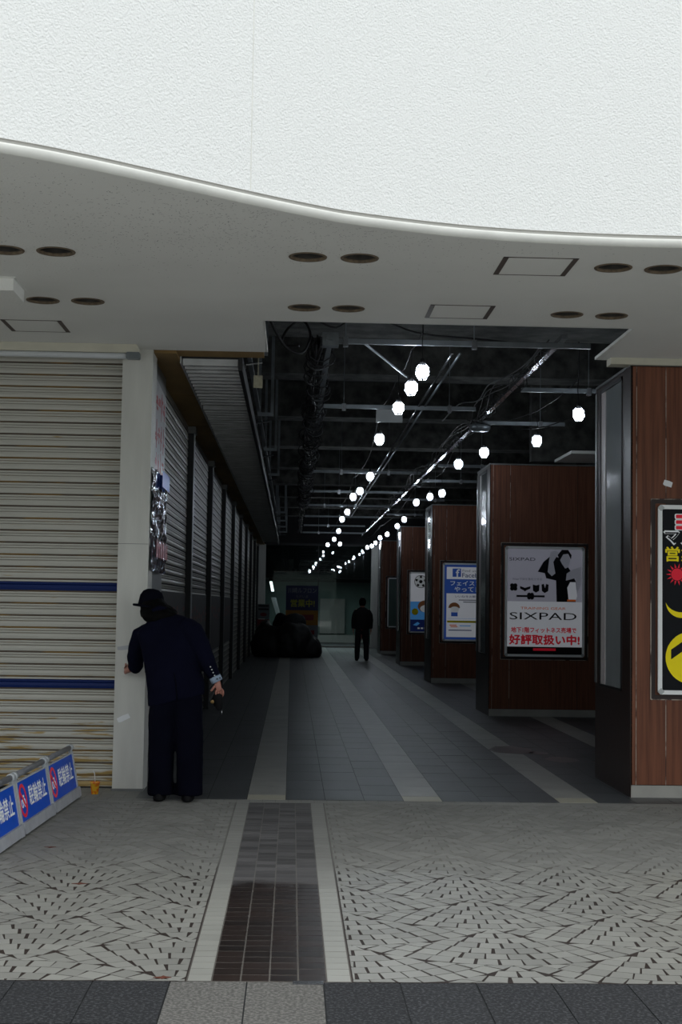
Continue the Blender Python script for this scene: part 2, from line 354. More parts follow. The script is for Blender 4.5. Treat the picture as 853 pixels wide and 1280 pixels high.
# ================================================================ SETTING
# ---- ground slabs
fl = struct(MB().box(-30, 30, -35, 4.6, -0.3, 0).build('floor', 'pavement'))  # unseen street ground, kept pale to bounce light up onto the soffit
gran = struct(MB().box(-30, 30, 4.6, 5.88, -0.3, -0.004).build('floor', 'floor_joint'))
xs = [-0.465 - 0.31 * i for i in range(14)][::-1] + [-0.155, 0.155] + [0.155 + 0.31 * i for i in range(1, 14)]
for i in range(len(xs) - 1):
    light = -0.5 < xs[i] < 0.1
    for y0, y1 in ((5.29, 5.88), (4.68, 5.285)):
        if y1 < 5.5 and not -2.6 < xs[i] < 2.6: continue
        b = MB().box(xs[i] + 0.003, xs[i + 1] - 0.003, y0, y1 - 0.004, -0.03, random.uniform(-0.0008, 0.0006))
        o = b.build('paving_slab', 'granite_light' if light else 'granite_dark', gran)
MB().box(0.03, 0.155, 5.84, 5.885, -0.01, 0.003).build('steel_cover', 'bright_steel', gran)

# ---- building across the street (behind the camera, mirrored in the far glass)
mat('far_facade', (0.16, 0.20, 0.185), 0.8, var=0.2, vscale=0.5); mat('far_window', (0.03, 0.045, 0.05), 0.15)
op = struct(MB().box(-26, 26, -33, -30, 0, 11).build('wall_street', 'far_facade'))
for fz in (1.0, 4.2, 7.4):
    for k in range(12): MB().box(-24 + k * 4.1, -21 + k * 4.1, -30.02, -29.98, fz, fz + 1.7).build('window_pane', 'far_window', op)
# ---- fan paving
R_, HW, SG = 0.843, 0.68, 0.345
def fan_field(name, xa, xb, ya, yb, xc, yc, flip):
    base = struct(MB().box(xa, xb, ya, yb, -0.3, -0.0014).build('floor', 'fan_joint'))
    tiles = []
    i0 = int((xa - xc) / HW) - 2; i1 = int((xb - xc) / HW) + 2
    for i in range(i0, i1 + 1):
        cx = xc + i * HW; off = SG if i % 2 else 0.0
        for j in range(-2, 12):
            bot = yc + off + j * 2 * SG               # bottom (or top, if flipped) of the fan on its axis
            sgn = -1 if flip else 1
            ct = Vector((cx, bot + sgn * R_))
            nb = [Vector((cx + s_ * HW, bot + sgn * (SG + R_))) for s_ in (-1, 1)]
            rows = 7; pit = 2 * SG / rows
            for k in range(rows):
                ro = R_ - k * pit; rm = ro - pit / 2
                dth = 0.1015 / rm; n_ = int(1.3 / dth) + 2
                for q in range(-n_, n_ + 1):
                    th = (q + (0.5 if k % 2 else 0.0)) * dth + random.uniform(-0.03, 0.03) * dth
                    if abs(th) > 1.2: continue
                    hw = 0.0455 + random.uniform(-0.002, 0.001); hh = pit / 2 - 0.0030; tz = random.choice((0.0, 0.6, 0.75, 0.9, 1.0))
                    e = Vector((math.cos(th), math.sin(th) * sgn)); rad = Vector((math.sin(th), -math.cos(th) * sgn)); tw = random.uniform(-0.035, 0.035)
                    mid = ct + rad * rm
                    # drop tiles whose middle lies beyond the neighbouring arcs
                    if min((mid - c_).length for c_ in nb) < R_ - 0.012: continue
                    p = [mid + e * (a * hw * (1 + tz * b_ * hh / rm) + b_ * hh * tw) + rad * (b_ * hh - a * hw * tw) for a, b_ in ((-1, -1), (1, -1), (1, 1), (-1, 1))]
                    if k >= rows - 1:
                        if q != 0 and not (k % 2): continue
                    for c_ in nb:
                        for t in range(4):
                            d = p[t] - c_
                            if d.length < R_ + 0.003: p[t] = c_ + d.normalized() * (R_ + 0.003)
                    for t in range(4):
                        p[t] = Vector((min(max(p[t].x, xa + 0.006), xb - 0.006), min(max(p[t].y, ya + 0.003), yb - 0.003)))
                    ar = abs(sum(p[t].x * p[(t + 1) % 4].y - p[(t + 1) % 4].x * p[t].y for t in range(4))) / 2
                    if ar < 0.0003: continue
                    s2 = sum(p[t].x * p[(t + 1) % 4].y - p[(t + 1) % 4].x * p[t].y for t in range(4))
                    if s2 < 0: p = p[::-1]
                    tiles.append([(v.x, v.y) for v in p])
    # nearest and inside the frame first
    def seen(t):
        x = sum(a for a, b in t) / 4; y = sum(b for a, b in t) / 4
        return -0.245 * y + 0.02 < x + 0.02 * y and x < 0.279 * y + 0.05
    vis = [t for t in tiles if seen(t)]
    vis.sort(key=lambda t: min(b for a, b in t))
    one = vis[:300]; ids = set(id(t) for t in one)
    for t in one:
        MB().prism_xy(t, -0.02, random.uniform(-0.0006, 0.0006)).build('paving_tile', 'fan_tile', base)
    mb = MB(); rn = []
    for t in tiles:
        if id(t) in ids: continue
        if not (-4.0 < t[0][0] < 5.0): continue
        mb.prism_xy(t, -0.02, random.uniform(-0.0006, 0.0006)); rn += [random.random()] * 6
    stuff(mb.build('paving_tiles_beyond', 'fan_tile', base, rnd=rn))
    return base
fan_field('right', 0.272, 12.0, 5.885, 11.08, 0.975, 6.17, False)
fan_field('left', -12.0, -0.402, 5.885, 11.08, -1.13, 6.20, True)
# ---- brick strip and its pale borders
bs = struct(MB().box(-0.402, 0.272, 5.885, 11.08, -0.3, -0.0014).build('floor', 'brick_joint'))
bm_ = MB().box(-0.0550, 0.0550, -0.0445, 0.0445, -0.02, 0).mesh('brick', 'brick')
y = 5.887
ny = 52; py = (11.075 - 5.887) / ny
for r in range(ny):
    for c in range(4):
        o = link('brick', bm_, bs, False); o.location = (-0.2405 + 0.1172 * c, y + py * (r + 0.5), random.uniform(-0.0005, 0.0008)); o.rotation_euler = (0, 0, random.uniform(-0.01, 0.01))
bt = MB().box(-0.0470, 0.0470, -0.0472, 0.0472, -0.02, 0).mesh('border_tile', 'border')
for x in (-0.349, 0.2195):
    for r in range(ny):
        o = link('border_tile', bt, bs, False); o.location = (x, y + py * (r + 0.5), random.uniform(-0.0004, 0.0004))
# ---- threshold row and corridor floor
thr = struct(MB().box(-12, 12, 11.08, 11.24, -0.3, -0.0014).build('floor', 'fan_joint'))
tt = MB().box(-0.0485, 0.0485, -0.074, 0.074, -0.02, 0).mesh('threshold_tile', 'border')
bt_plain = MB().box(-0.0485, 0.0485, -0.0485, 0.0485, -0.02, 0).mesh('threshold_tile', 'border')
for i in range(-19, 32):
    o = link('threshold_tile', tt, thr, False); o.location = (0.05 + i * 0.1, 11.16, random.uniform(-0.0005, 0.0005))
cor = struct(MB().box(-12, 12, 11.24, 62, -0.3, -0.0014).build('floor', 'floor_joint'))
cols = []
for i, x0 in enumerate((-1.555, -0.325, 0.905, 2.135, 3.365)):
    cols.append((x0, x0 + 0.305, True))
    for k in range(3): cols.append((x0 + 0.305 + k * 0.3083, x0 + 0.305 + (k + 1) * 0.3083, False))
tile_l = MB().box(-0.1515, 0.1515, -0.305, 0.305, -0.02, 0).mesh('floor_tile', 'slate')
tile_s = MB().box(-0.1510, 0.1510, -0.305, 0.305, -0.02, 0).mesh('floor_tile', 'strip_stone')
cnt = 0; far = MB(); frn = []; fars = MB(); fsr = []
for x0, x1, strip in cols:
    if strip and x0 > -1:
        MB().box(x0 + 0.002, x1 - 0.002, 11.245, 11.52, -0.02, 0.0003).build('cream_tile', 'strip_cream', cor)
    y = 11.525 if strip else 11.245 - (0.3 if int(x0 * 10) % 2 else 0)
    while y < 50.5:
        ya = max(y, 11.245); yb = y + 0.62; xm = (x0 + x1) / 2
        if yb < 19.5 and xm > -1.5 and ya == y:
            o = link('floor_tile', tile_s if strip else tile_l, cor, False); o.location = (xm, y + 0.31, random.uniform(-0.0004, 0.0004)); cnt += 1
        else:
            (fars if strip else far).box(x0 + 0.002, x1 - 0.002, ya, yb - 0.005, -0.02, 0); (fsr if strip else frn).extend([random.random()] * 6)
        y = yb
stuff(far.build('floor_tiles_beyond', 'slate', cor, rnd=frn)); stuff(fars.build('strip_tiles_beyond', 'strip_stone', cor, rnd=fsr))
lf = MB(); lr = []
apr = struct(MB().box(-4.0, -1.185, 11.24, 11.90, -0.2, -0.0014).build('floor', 'fan_joint'))
for i in range(26):
    for k in range(6):
        x = -1.238 - i * 0.1
        if i < 10:
            o = link('threshold_tile', bt_plain, apr, False); o.location = (x, 11.292 + 0.1 * k, random.uniform(-0.0004, 0.0006))
for cx, cy, rx, ry in ((2.38, 15.3, 0.22, 0.42), (2.75, 14.4, 0.16, 0.28), (2.62, 15.0, 0.10, 0.16)):
    p = [(cx + (rx * (1 + 0.3 * noise.noise(Vector((t * 0.9, cx, 0))))) * math.cos(t * PI / 12), cy + ry * (1 + 0.3 * noise.noise(Vector((t * 0.8, cy, 3)))) * math.sin(t * PI / 12)) for t in range(24)]
    MB().prism_xy(p, 0.0003, 0.0014).build('floor_stain', 'stain', cor)

# ---- walls, roof
struct(MB().box(-1.62, -1.40, 11.95, 50.8, 0, 4.95).build('wall_left', 'dark_wall'))
struct(MB().box(6.0, 6.3, 11.8, 61, 0, 4.95).build('wall_right', 'dark_wall'))
struct(MB().box(-12, -1.5, 11.93, 12.1, 0, 4.95).build('wall_front_left', 'cream_metal'))
struct(MB().box(4.6, 12, 11.75, 12.0, 0, 4.95).build('wall_front_right', 'dark_wood'))
ceil = struct(MB().box(-12, 12, 8.05, 62, 4.95, 5.2).build('ceiling', 'slab'))
# rough concrete downstand beams
for yb in (13.5, 17.6, 21.7, 25.8, 29.9, 34.0, 38.1, 42.2, 46.3):
    nx = 60; mb = MB(); d = 0.9 if yb < 14 else 0.55
    zb = 4.25 if yb < 14 else 4.4
    mb.box(-1.4, 6.0, yb, yb + d, zb, 4.95)
    mb.build('beam', 'concrete', ceil)
struct(MB().box(3.4, 6.0, 20.2, 20.4, 3.62, 4.95).build('wall_beam', 'concrete'))

# ---- curved fascia above, moulding, soffit
crv = [(-12, 5.5), (-6, 5.62), (-3.2, 5.9), (-2.2, 6.18), (-1.4, 6.54), (-1.05, 6.74), (-0.69, 6.99), (-0.3, 7.27), (0.06, 7.51), (0.34, 7.66), (0.9, 7.85), (1.48, 7.95), (2.2, 7.98), (3.2, 7.93), (5, 7.7), (12, 7.0)]
def smooth_curve(p, n_=8):
    out = []
    for i in range(len(p) - 1):
        a = Vector(p[max(i - 1, 0)]); b = Vector(p[i]); c = Vector(p[i + 1]); d = Vector(p[min(i + 2, len(p) - 1)])
        for k in range(n_):
            t = k / n_; out.append(0.5 * ((2 * b) + (c - a) * t + (2 * a - 5 * b + 4 * c - d) * t * t + (3 * b - a - 3 * c + d) * t ** 3))
    out.append(Vector(p[-1])); return out
sc = smooth_curve(crv)
def sweep(profile, name, mname, smooth=True):
    """profile: (outward offset, z)"""
    vs = []; fs = []; k = len(profile)
    for i, p in enumerate(sc):
        d = (sc[min(i + 1, len(sc) - 1)] - sc[max(i - 1, 0)]).normalized(); nrm = Vector((d.y, -d.x))
        for o_, z in profile: vs.append((p.x + nrm.x * o_, p.y + nrm.y * o_, z))
    for i in range(len(sc) - 1):
        for j in range(k - 1): fs.append((i * k + j, (i + 1) * k + j, (i + 1) * k + j + 1, i * k + j + 1))
    return MB().poly(vs, fs).mesh(name, mname, smooth)
prof = [(0.0, 3.672 + 0.1 * 0)] + [(0.0, 3.75), (0.0, 4.3), (0.0, 5.2), (0.0, 7.2), (-0.3, 7.2)]
fas = struct(link('wall_front', sweep(prof, 'wall_front', 'stucco')))
struct(link('trim_1', sweep([(0.0, 3.674), (-0.010, 3.670), (-0.010, 3.652), (0.012, 3.648)], 'trim_1', 'fascia_groove', False)))
bead = [(0.012, 3.649), (0.020, 3.643), (0.023, 3.636), (0.018, 3.618), (0.006, 3.606), (-0.004, 3.601), (-0.012, 3.600)]
struct(link('trim_2', sweep(bead, 'trim_2', 'moulding')))
struct(MB().prism_xy([(v.x, v.y + 0.05) for v in sc] + [(12, 8.2), (-12, 8.2)], 4.95, 5.15).build('ceiling_front', 'slab'))  # unseen roof cap along the fascia, added to stop sky light leaking in
# faint vertical joints in the fascia
for ix in (-0.27, 3.4):
    k = min(range(len(sc)), key=lambda i: abs(sc[i].x - ix)); p = sc[k]
    d = (sc[k + 1] - sc[k - 1]).normalized(); nn = Vector((d.y, -d.x)); q = [p - d * 0.003 - nn * 0.01, p + d * 0.003 - nn * 0.01, p + d * 0.003 + nn * 0.0012, p - d * 0.003 + nn * 0.0012]
    MB().prism_xy([(v.x, v.y) for v in q], 3.68, 7.19).build('joint_bead', 'moulding', fas)

# soffit: one flat board outline with round and square holes, filled as a 2D curve
LAMPS = [(-1.74, 8.39), (-1.44, 8.40), (-1.76, 9.80), (-1.45, 9.80), (0.06, 8.39), (0.37, 8.39), (0.05, 9.85), (0.36, 9.85), (1.92, 8.48), (2.23, 8.49), (1.91, 9.89), (2.23, 9.90)]
HATCH = [(1.445, 8.50), (1.145, 9.88), (-1.975, 10.74)]
cu = bpy.data.curves.new('soffit', 'CURVE'); cu.dimensions = '2D'; cu.fill_mode = 'BOTH'
def spl(pts):
    s_ = cu.splines.new('POLY'); s_.points.add(len(pts) - 1); s_.use_cyclic_u = True
    for i, p in enumerate(pts): s_.points[i].co = (p[0], p[1], 0, 1)
spl([(v.x, v.y) for v in sc] + [(12, 11.72), (2.55, 11.70), (2.50, 10.35), (-0.24, 10.35), (-0.25, 11.66), (-12, 11.66)])
for x, y in LAMPS: spl([(x + 0.098 * math.cos(t * PI / 16), y + 0.098 * math.sin(t * PI / 16)) for t in range(32)])
for x, y in HATCH: spl([(x - 0.225, y - 0.225), (x + 0.225, y - 0.225), (x + 0.225, y + 0.225), (x - 0.225, y + 0.225)])
o = bpy.data.objects.new('t', cu); C.objects.link(o)
dg = bpy.context.evaluated_depsgraph_get(); dg.update()
me = bpy.data.meshes.new_from_object(o.evaluated_get(dg)); bpy.data.objects.remove(o); me.materials.clear(); me.materials.append(M['soffit_board'])
for v in me.vertices: v.co.z = 3.6
sof = struct(link('ceiling', me)); 
# thickness of the board seen at the notch, and the roof space behind it closed to the sky
struct(MB().box(-0.245, -0.235, 10.35, 11.66, 3.6, 3.625).box(2.495, 2.56, 10.35, 11.7, 3.601, 3.625).box(-0.24, 2.5, 10.345, 10.355, 3.6, 3.625).build('trim_3', 'moulding'))
struct(MB().box(-0.25, 12, 11.66, 11.72, 3.53, 3.599).build('trim_4', 'cream_metal')) if False else None
struct(MB().box(2.60, 4.6, 11.56, 11.72, 3.545, 3.599).build('trim_4', 'cream_metal'))
# seam and pores in the soffit
pm = MB(); random.seed(3)
for _ in range(2600):
    x = random.gauss(-0.3, 1.0); y = random.gauss(7.6, 0.55)
    cy = min(sc, key=lambda v: abs(v.x - x)).y
    if not (cy + 0.05 < y < 9.2) or abs(x) > 2.6: continue
    if any(math.hypot(x - a, y - b) < 0.14 for a, b in LAMPS) or any(abs(x - a) < 0.25 and abs(y - b) < 0.25 for a, b in HATCH): continue
    a = random.uniform(0, PI); L = random.uniform(0.003, 0.008); W_ = 0.0014; c_, s_ = math.cos(a), math.sin(a)
    pm.poly([(x - c_ * L - s_ * W_, y - s_ * L + c_ * W_, 3.5993), (x - c_ * L + s_ * W_, y - s_ * L - c_ * W_, 3.5993), (x + c_ * L + s_ * W_, y + s_ * L - c_ * W_, 3.5993), (x + c_ * L - s_ * W_, y + s_ * L + c_ * W_, 3.5993)], [(0, 1, 2, 3)])
stuff(pm.build('soffit_pores', 'lamp_can', sof))

# ---- recessed downlights
side = {0: 'outer near', 1: 'inner near', 2: 'outer rear', 3: 'inner rear'}
def downlight():
    e = empty('recessed_downlight', (0, 0, 3.6))
    MB().lathe([(0.116, -0.001), (0.114, -0.005), (0.100, -0.005), (0.097, 0.0), (0.097, 0.012)], seg=32).build('trim_ring', 'rust_ring', e, True, False)
    MB().lathe([(0.0975, 0.0), (0.096, 0.05), (0.085, 0.11), (0.05, 0.135), (0.001, 0.137)], seg=32).build('reflector', 'lamp_can', e, True, False)
    MB().lathe([(0.030, 0.136), (0.032, 0.09), (0.020, 0.06), (0.001, 0.055)], seg=16).build('lamp_socket', 'grey_metal', e, True, False)
    return e
d0 = downlight()
names = ['left pair nearest the street, cut by the photo edge', 'left pair nearest the street, its right one', 'left rear pair above the shutter, its left one', 'left rear pair above the shutter, its right one',
         'middle front pair, its left one', 'middle front pair, its right one', 'middle rear pair by the opening, its left one', 'middle rear pair by the opening, its right one',
         'right front pair, its left one', 'right front pair, its right one', 'right rear pair near the column, its left one', 'right rear pair near the column, its right one']
for i, (x, y) in enumerate(LAMPS):
    e = d0 if i == 0 else copy_tree(d0)
    e.location = (x, y, 3.6); tag(e, 'unlit round downlight of the ' + names[i], 'downlight', 'recessed downlights in the white soffit')
for i, (x, y) in enumerate(HATCH):
    e = empty('ceiling_hatch', (x, y, 3.6))
    mb = MB(); t = 0.225
    for k, (x0, x1, y0, y1) in enumerate(((-t, -t + 0.032, -t, t), (t - 0.032, t, -t, t), (-t, t, -t, -t + 0.01), (-t, t, t - 0.01, t))): mb.box(x0, x1, y0, y1, -0.003, 0.012)
    mb.build('hatch_frame', 'hatch_frame', e, world=False)
    MB().box(-t + 0.02, t - 0.02, -t + 0.01, t - 0.01, -0.001, 0.008).build('hatch_panel', 'soffit_board', e, world=False)
    tag(e, ['square access hatch in soffit between middle and right front downlights', 'square access hatch in soffit beside the ceiling opening', 'square access hatch in soffit above the cream shutter'][i], 'hatch', 'soffit access hatches')
e = empty('ceiling_box', (-1.99, 9.3, 3.6))
MB().box(-0.16, 0.16, -0.18, 0.19, -0.085, -0.004).build('housing', 'soffit_board', e, world=False)
MB().box(-0.175, 0.175, -0.20, 0.20, -0.005, -0.0005).build('mounting_plate', 'moulding', e, world=False)
tag(e, 'small pale box fixed under the soffit at the left edge', 'ceiling box')

# ================================================================ FRONT SHUTTER AND PILLAR
def slat_profile(ylen_axis, h=0.1):
    """outline (depth, z) of one slat seen from the side; negative depth is towards the viewer"""
    return [(0.006, 0.0), (0.006, 0.006), (-0.004, 0.010), (-0.008, 0.030), (-0.004, 0.052), (0.002, 0.056), (-0.006, 0.062), (-0.006, 0.074), (0.002, 0.079), (-0.003, 0.083), (-0.003, 0.095), (0.006, h)]
PR = slat_profile(0); PM = [1, 1, 0, 0, 2, 0, 0, 2, 0, 0, 1]
def slat_mesh(length, axis, mats, name, blue=False, h=0.1):
    mb = MB(); k = len(PR); pr = [(a, b * h / 0.1) for a, b in PR]
    if axis == 'x': vs = [(0, a, b) for a, b in pr] + [(length, a, b) for a, b in pr]
    else: vs = [(-a, 0, b) for a, b in pr] + [(-a, length, b) for a, b in pr]
    for i in range(k - 1):
        m_ = PM[i]
        if blue and i in (2, 3, 4, 5, 6, 7): m_ = 3
        mb.poly([vs[i], vs[i + k], vs[i + 1 + k], vs[i + 1]], [(0, 1, 2, 3)], m_)
    return mb.mesh(name, mats)
sh = empty('roller_shutter', (-2.5, 11.84, 0))
fm = slat_mesh(2.16, 'x', ['slat_cream', 'slat_joint', 'slat_groove'], 'slat'); fb = slat_mesh(2.16, 'x', ['slat_cream', 'slat_joint', 'slat_groove', 'slat_blue'], 'slat', True)
for i in range(36):
    o = link('slat', fb if i in (8, 16) else fm, sh, False); o.location = (-1.10, random.uniform(-0.0015, 0.0015), i * 0.1)
    if i in (8, 16): o['label'] = 'blue striped slat'
MB().box(-1.1, 1.06, -0.012, 0.008, -0.002, 0.012).build('bottom_bar', 'dark_metal', sh, world=False)
tag(sh, 'cream roller shutter with two blue stripes and rusty lower slats', 'shutter')
hd = empty('shutter_header', (-2.4, 11.45, 3.5))
MB().cbox(-1.9, 1.12, -0.03, 0.16, 0.03, 0.099, 0.012).build('header_box', 'cream_metal', hd, world=False)
MB().tube([(-1.9, -0.015, 0.005), (1.10, -0.015, 0.005)], 0.024, 12).build('white_pipe', 'white_metal', hd, True, False)
MB().cbox(1.03, 1.14, -0.045, 0.02, -0.022, 0.034, 0.008).build('end_bracket', 'galvanized', hd, world=False)
tag(hd, 'cream header bar with white pipe above the front shutter', 'header')

pl = empty('corner_pillar', (-1.3, 11.65, 0))
MB().box(-1.425, -1.178, 11.65, 12.0, 0, 3.6).build('front_panel', 'pillar_metal', pl)
MB().box(-1.36, -1.200, 12.0, 13.12, 0, 3.6).build('side_panel', 'grey_metal', pl)
MB().box(-1.432, -1.174, 11.644, 11.70, 0.0, 0.02).build('foot_trim', 'grey_metal', pl)
MB().box(-1.424, -1.179, 11.6485, 11.66, 1.995, 1.999).build('panel_seam', 'grey_metal', pl)
tag(pl, 'brushed pale metal corner pillar the man leans against', 'pillar')
def patch(name, cx, cz, w_, h_, ang, y, mname, label, cat):
    p = [(cx + (a * w_ / 2) * math.cos(ang) - (b * h_ / 2) * math.sin(ang), cz + a * w_ / 2 * math.sin(ang) + b * h_ / 2 * math.cos(ang)) for a, b in ((-1, -0.7), (-0.6, -1), (1, -0.8), (0.92, 0.9), (0.1, 1), (-1, 0.8))]
    o = MB().prism_xz(p, y - 0.0025, y).build(name, mname); o.location = (0, 0, 0); return tag(o, label, cat)
patch('paper_scrap', -1.345, 0.585, 0.105, 0.045, 0.4, 11.648, 'paper', 'torn white paper scrap taped low on the metal pillar', 'paper')
patch('tape_mark', -1.325, 1.155, 0.17, 0.035, 0.12, 11.648, 'tape', 'translucent strip of old tape on pillar at head height', 'tape')
# side notice under crinkled film, on the corridor face of the pillar
nt_ = empty('notice_sheet', (-1.196, 12.36, 2.6), PI / 2)
flat([(-0.68, -0.16), (0.72, -0.12), (0.72, 0.80), (-0.70, 0.86)], 0.0, 'notice_white', nt_, 'sheet', 0.003)
for r in range(3):
    for c in range(6):
        cx = -0.55 + c * 0.22; cz = 0.66 - r * 0.27
        for q in range(4):
            a = random.choice((0, 1)); L = random.uniform(0.05, 0.09)
            px, pz = cx + random.uniform(-0.04, 0.04), cz + random.uniform(-0.06, 0.06)
            hw, hh = (L, 0.014) if a else (0.016, L)
            flat([(px - hw, pz - hh), (px + hw, pz - hh), (px + hw, pz + hh), (px - hw, pz + hh)], -0.0032 - 0.0001 * q, 'notice_red', nt_, 'red_mark')
tag(nt_, 'white notice with red marks high on the pillar side', 'notice')
nf = empty('film_sheet', (-1.194, 12.38, 2.1), PI / 2)
g = MB(); nxx, nzz = 44, 44; vs = []
for j in range(nzz + 1):
    for i in range(nxx + 1):
        x = -0.66 + 1.36 * i / nxx; z = -0.32 + 0.86 * j / nzz
        vs.append((x, -0.024 - 0.020 * noise.noise(Vector((x * 9, z * 9, 1))) - 0.018 * noise.noise(Vector((x * 22, z * 16, 5))), z))
g.poly(vs, [(j * (nxx + 1) + i, j * (nxx + 1) + i + 1, (j + 1) * (nxx + 1) + i + 1, (j + 1) * (nxx + 1) + i) for j in range(nzz) for i in range(nxx)])
g.build('crinkled_film', 'film', nf, True, False)
flat([(-0.1, 0.42), (0.6, 0.42), (0.6, 0.56), (-0.1, 0.56)], -0.06, 'sheet_blue', nf, 'blue_strip')
for q in range(9):
    px = -0.5 + q * 0.12; flat([(px, -0.2), (px + 0.07, -0.2), (px + 0.06, -0.08), (px + 0.01, -0.05)], -0.06, 'notice_red', nf, 'red_mark')
tag(nf, 'crinkled shiny plastic sheet hanging on the pillar side', 'plastic sheet')

# ================================================================ CORRIDOR LEFT SIDE
posts = [16.6, 20.6, 24.7, 28.8, 32.9, 37.0, 41.1, 45.2, 49.3]
ya = 13.12
for i, yb in enumerate(posts):
    L = yb - ya - 0.02
    e = empty('roller_shutter', (-1.25, ya, 0))
    if i < 4:
        sm_ = slat_mesh(L, 'y', ['slat_side', 'slat_side_joint', 'slat_side_joint'], 'slat')
        for k in range(36):
            o = link('slat', sm_, e, False); o.location = (0, 0, k * 0.1)
    else:
        mb = MB()
        for k in range(36):
            pr = [(a, b + k * 0.1) for a, b in PR]
            for q in range(len(pr) - 1):
                mb.poly([(-pr[q][0], 0, pr[q][1]), (-pr[q][0], L, pr[q][1]), (-pr[q + 1][0], L, pr[q + 1][1]), (-pr[q + 1][0], 0, pr[q + 1][1])], [(0, 1, 2, 3)], 1 if PM[q] else 0)
        stuff(mb.build('slat_curtain', ['slat_side', 'slat_side_joint'], e, world=False))
    tag(e, '%s grey-beige shutter bay from the entrance along the corridor wall' % ORD[i], 'shutter', 'shutters along the left corridor wall')
    if i < 4:
        b = empty('hanging_banner', (-1.236, ya + 0.05, 1.25), PI / 2)
        flat([(0, -0.48), (L - 0.1, -0.46), (L - 0.1, 0.38), (0, 0.38)], 0, 'banner_dark', b, 'cloth', 0.004)
        for k in range(int(L / 0.45)):
            for q in range(3):
                px = 0.25 + k * 0.45 + random.uniform(-0.05, 0.05); pz = 0.08 + random.uniform(-0.10, 0.10)
                flat([(px, pz), (px + 0.26, pz + 0.02), (px + 0.24, pz + 0.06), (px + 0.02, pz + 0.05)], -0.0045 - 0.0003 * q, 'banner_red', b, 'red_mark')
        tag(b, 'dark banner with red marks across the %s corridor shutter' % ORD[i], 'banner', 'dark banners on the corridor shutters')
    p = empty('shutter_post', (-1.2, yb, 0))
    MB().box(-0.07, 0.02, 0, 0.02, 0, 3.52).box(-0.07, 0.02, 0.20, 0.22, 0, 3.52).build('post_channel', 'dark_metal', p, world=False)
    MB().box(0.0, 0.025, 0.02, 0.20, 0, 3.52).build('post_face', 'grey_metal' if i in (0, 3) else 'dark_metal', p, world=False)
    MB().box(-0.06, 0.04, -0.02, 0.24, 3.50, 3.58).build('post_cap', 'grey_metal', p, world=False)
    tag(p, '%s dark metal post from the entrance between corridor shutters' % ORD[i], 'post', 'posts between the corridor shutters')
    ya = yb + 0.22
# brown boards above the shutters
e = empty('header_board', (-1.1, 11.7, 3.56))
y = 11.72
while y < 50:
    MB().box(-1.30, -0.993, y, y + 2.38, 3.585, 3.62).build('board', 'brown_board', e); y += 2.4
tag(e, 'brown boards lying above the corridor shutters', 'board')
MB_ = MB().box(-1.20, -0.27, 11.70, 11.98, 3.606, 3.72).build('timber_beam', 'brown_board'); tag(MB_, 'short brown timber beam behind the soffit edge', 'beam')
# ribbed deck
e = empty('ribbed_deck', (-0.72, 12.05, 3.58))
MB().box(-0.975, -0.49, 12.06, 47.5, 3.606, 3.625).build('deck_sheet', 'dark_metal', e)
rib = MB().prism_xz([(0, 0)] * 0 or [(-0.235, 0.0), (0.235, 0.0), (0.235, 0.03), (-0.235, 0.03)], -0.045, 0.045)
rm = MB().poly([(-0.235, -0.060, 0.055), (-0.235, -0.045, 0), (-0.235, 0.015, 0), (-0.235, 0.030, 0.055), (0.235, -0.060, 0.055), (0.235, -0.045, 0), (0.235, 0.015, 0), (0.235, 0.030, 0.055)],
               [(0, 4, 5, 1), (1, 5, 6, 2), (2, 6, 7, 3), (0, 1, 2, 3), (7, 6, 5, 4)]).mesh('deck_rib', 'deck_metal')
k = 0; y = 12.15
while y < 47.3:
    if k % 14 != 13:
        o = link('deck_rib', rm, e, False); o.location = (-0.0125, y - 12.05, -0.028)
    y += 0.20; k += 1
MB().box(-0.49, -0.455, 12.0, 47.6, 3.50, 3.63).build('edge_angle', 'dark_metal', e)
MB().box(-0.99, -0.975, 12.06, 47.5, 3.56, 3.63).build('edge_angle', 'deck_metal', e)
tag(e, 'ribbed metal deck strip running above the left shutters', 'metal deck')
# hanger frames
def hanger(y, xa, xb, zb, label):
    e = empty('hanger_frame', (xa, y, zb))
    for x in (xa, xb): MB().box(x - 0.018, x + 0.018, y - 0.02, y + 0.02, zb, 4.94).build('upright', 'galvanized', e)
    MB().box(xa - 0.018, xb + 0.018, y - 0.025, y + 0.025, zb - 0.04, zb).build('cross_bar', 'galvanized', e)
    MB().box(xa - 0.14, xa - 0.02, y - 0.02, y + 0.02, zb - 0.16, zb - 0.135).tube([(xa - 0.12, y, zb - 0.14), (xb - 0.03, y + 0.02, zb - 0.10)], 0.012, 6).build('bracket', 'bright_steel', e)
    tag(e, label, 'hanger frame', 'steel hanger frames above the deck edge')
for i, y in enumerate((12.5, 16.6, 20.4, 24.4)):
    hanger(y, -0.42, -0.27, 3.76, '%s steel hanger frame from the entrance beside the ribbed deck' % ORD[i])
for i, y in enumerate((34.5, 38.0, 41.0, 44.0)):
    hanger(y, -0.42, -0.20, 3.76, '%s of the small far hanger frames beside the deck' % ORD[i])
t_ = MB().box(-0.372, -0.292, 12.44, 12.452, 3.42, 3.53).box(-0.336, -0.328, 12.445, 12.452, 3.53, 3.76).build('hanging_tag', 'tag_beige'); tag(t_, 'small beige tag hanging from the nearest hanger frame', 'tag')
# long rail on top of hanger frames
for i, (x, z) in enumerate(((-0.43, 3.80),)):
    o = MB().box(x - 0.02, x + 0.02, 12.5, 47, z - 0.03, z + 0.02).build('side_rail', 'galvanized'); tag(o, 'long galvanized rail running just above the ribbed deck edge', 'rail')

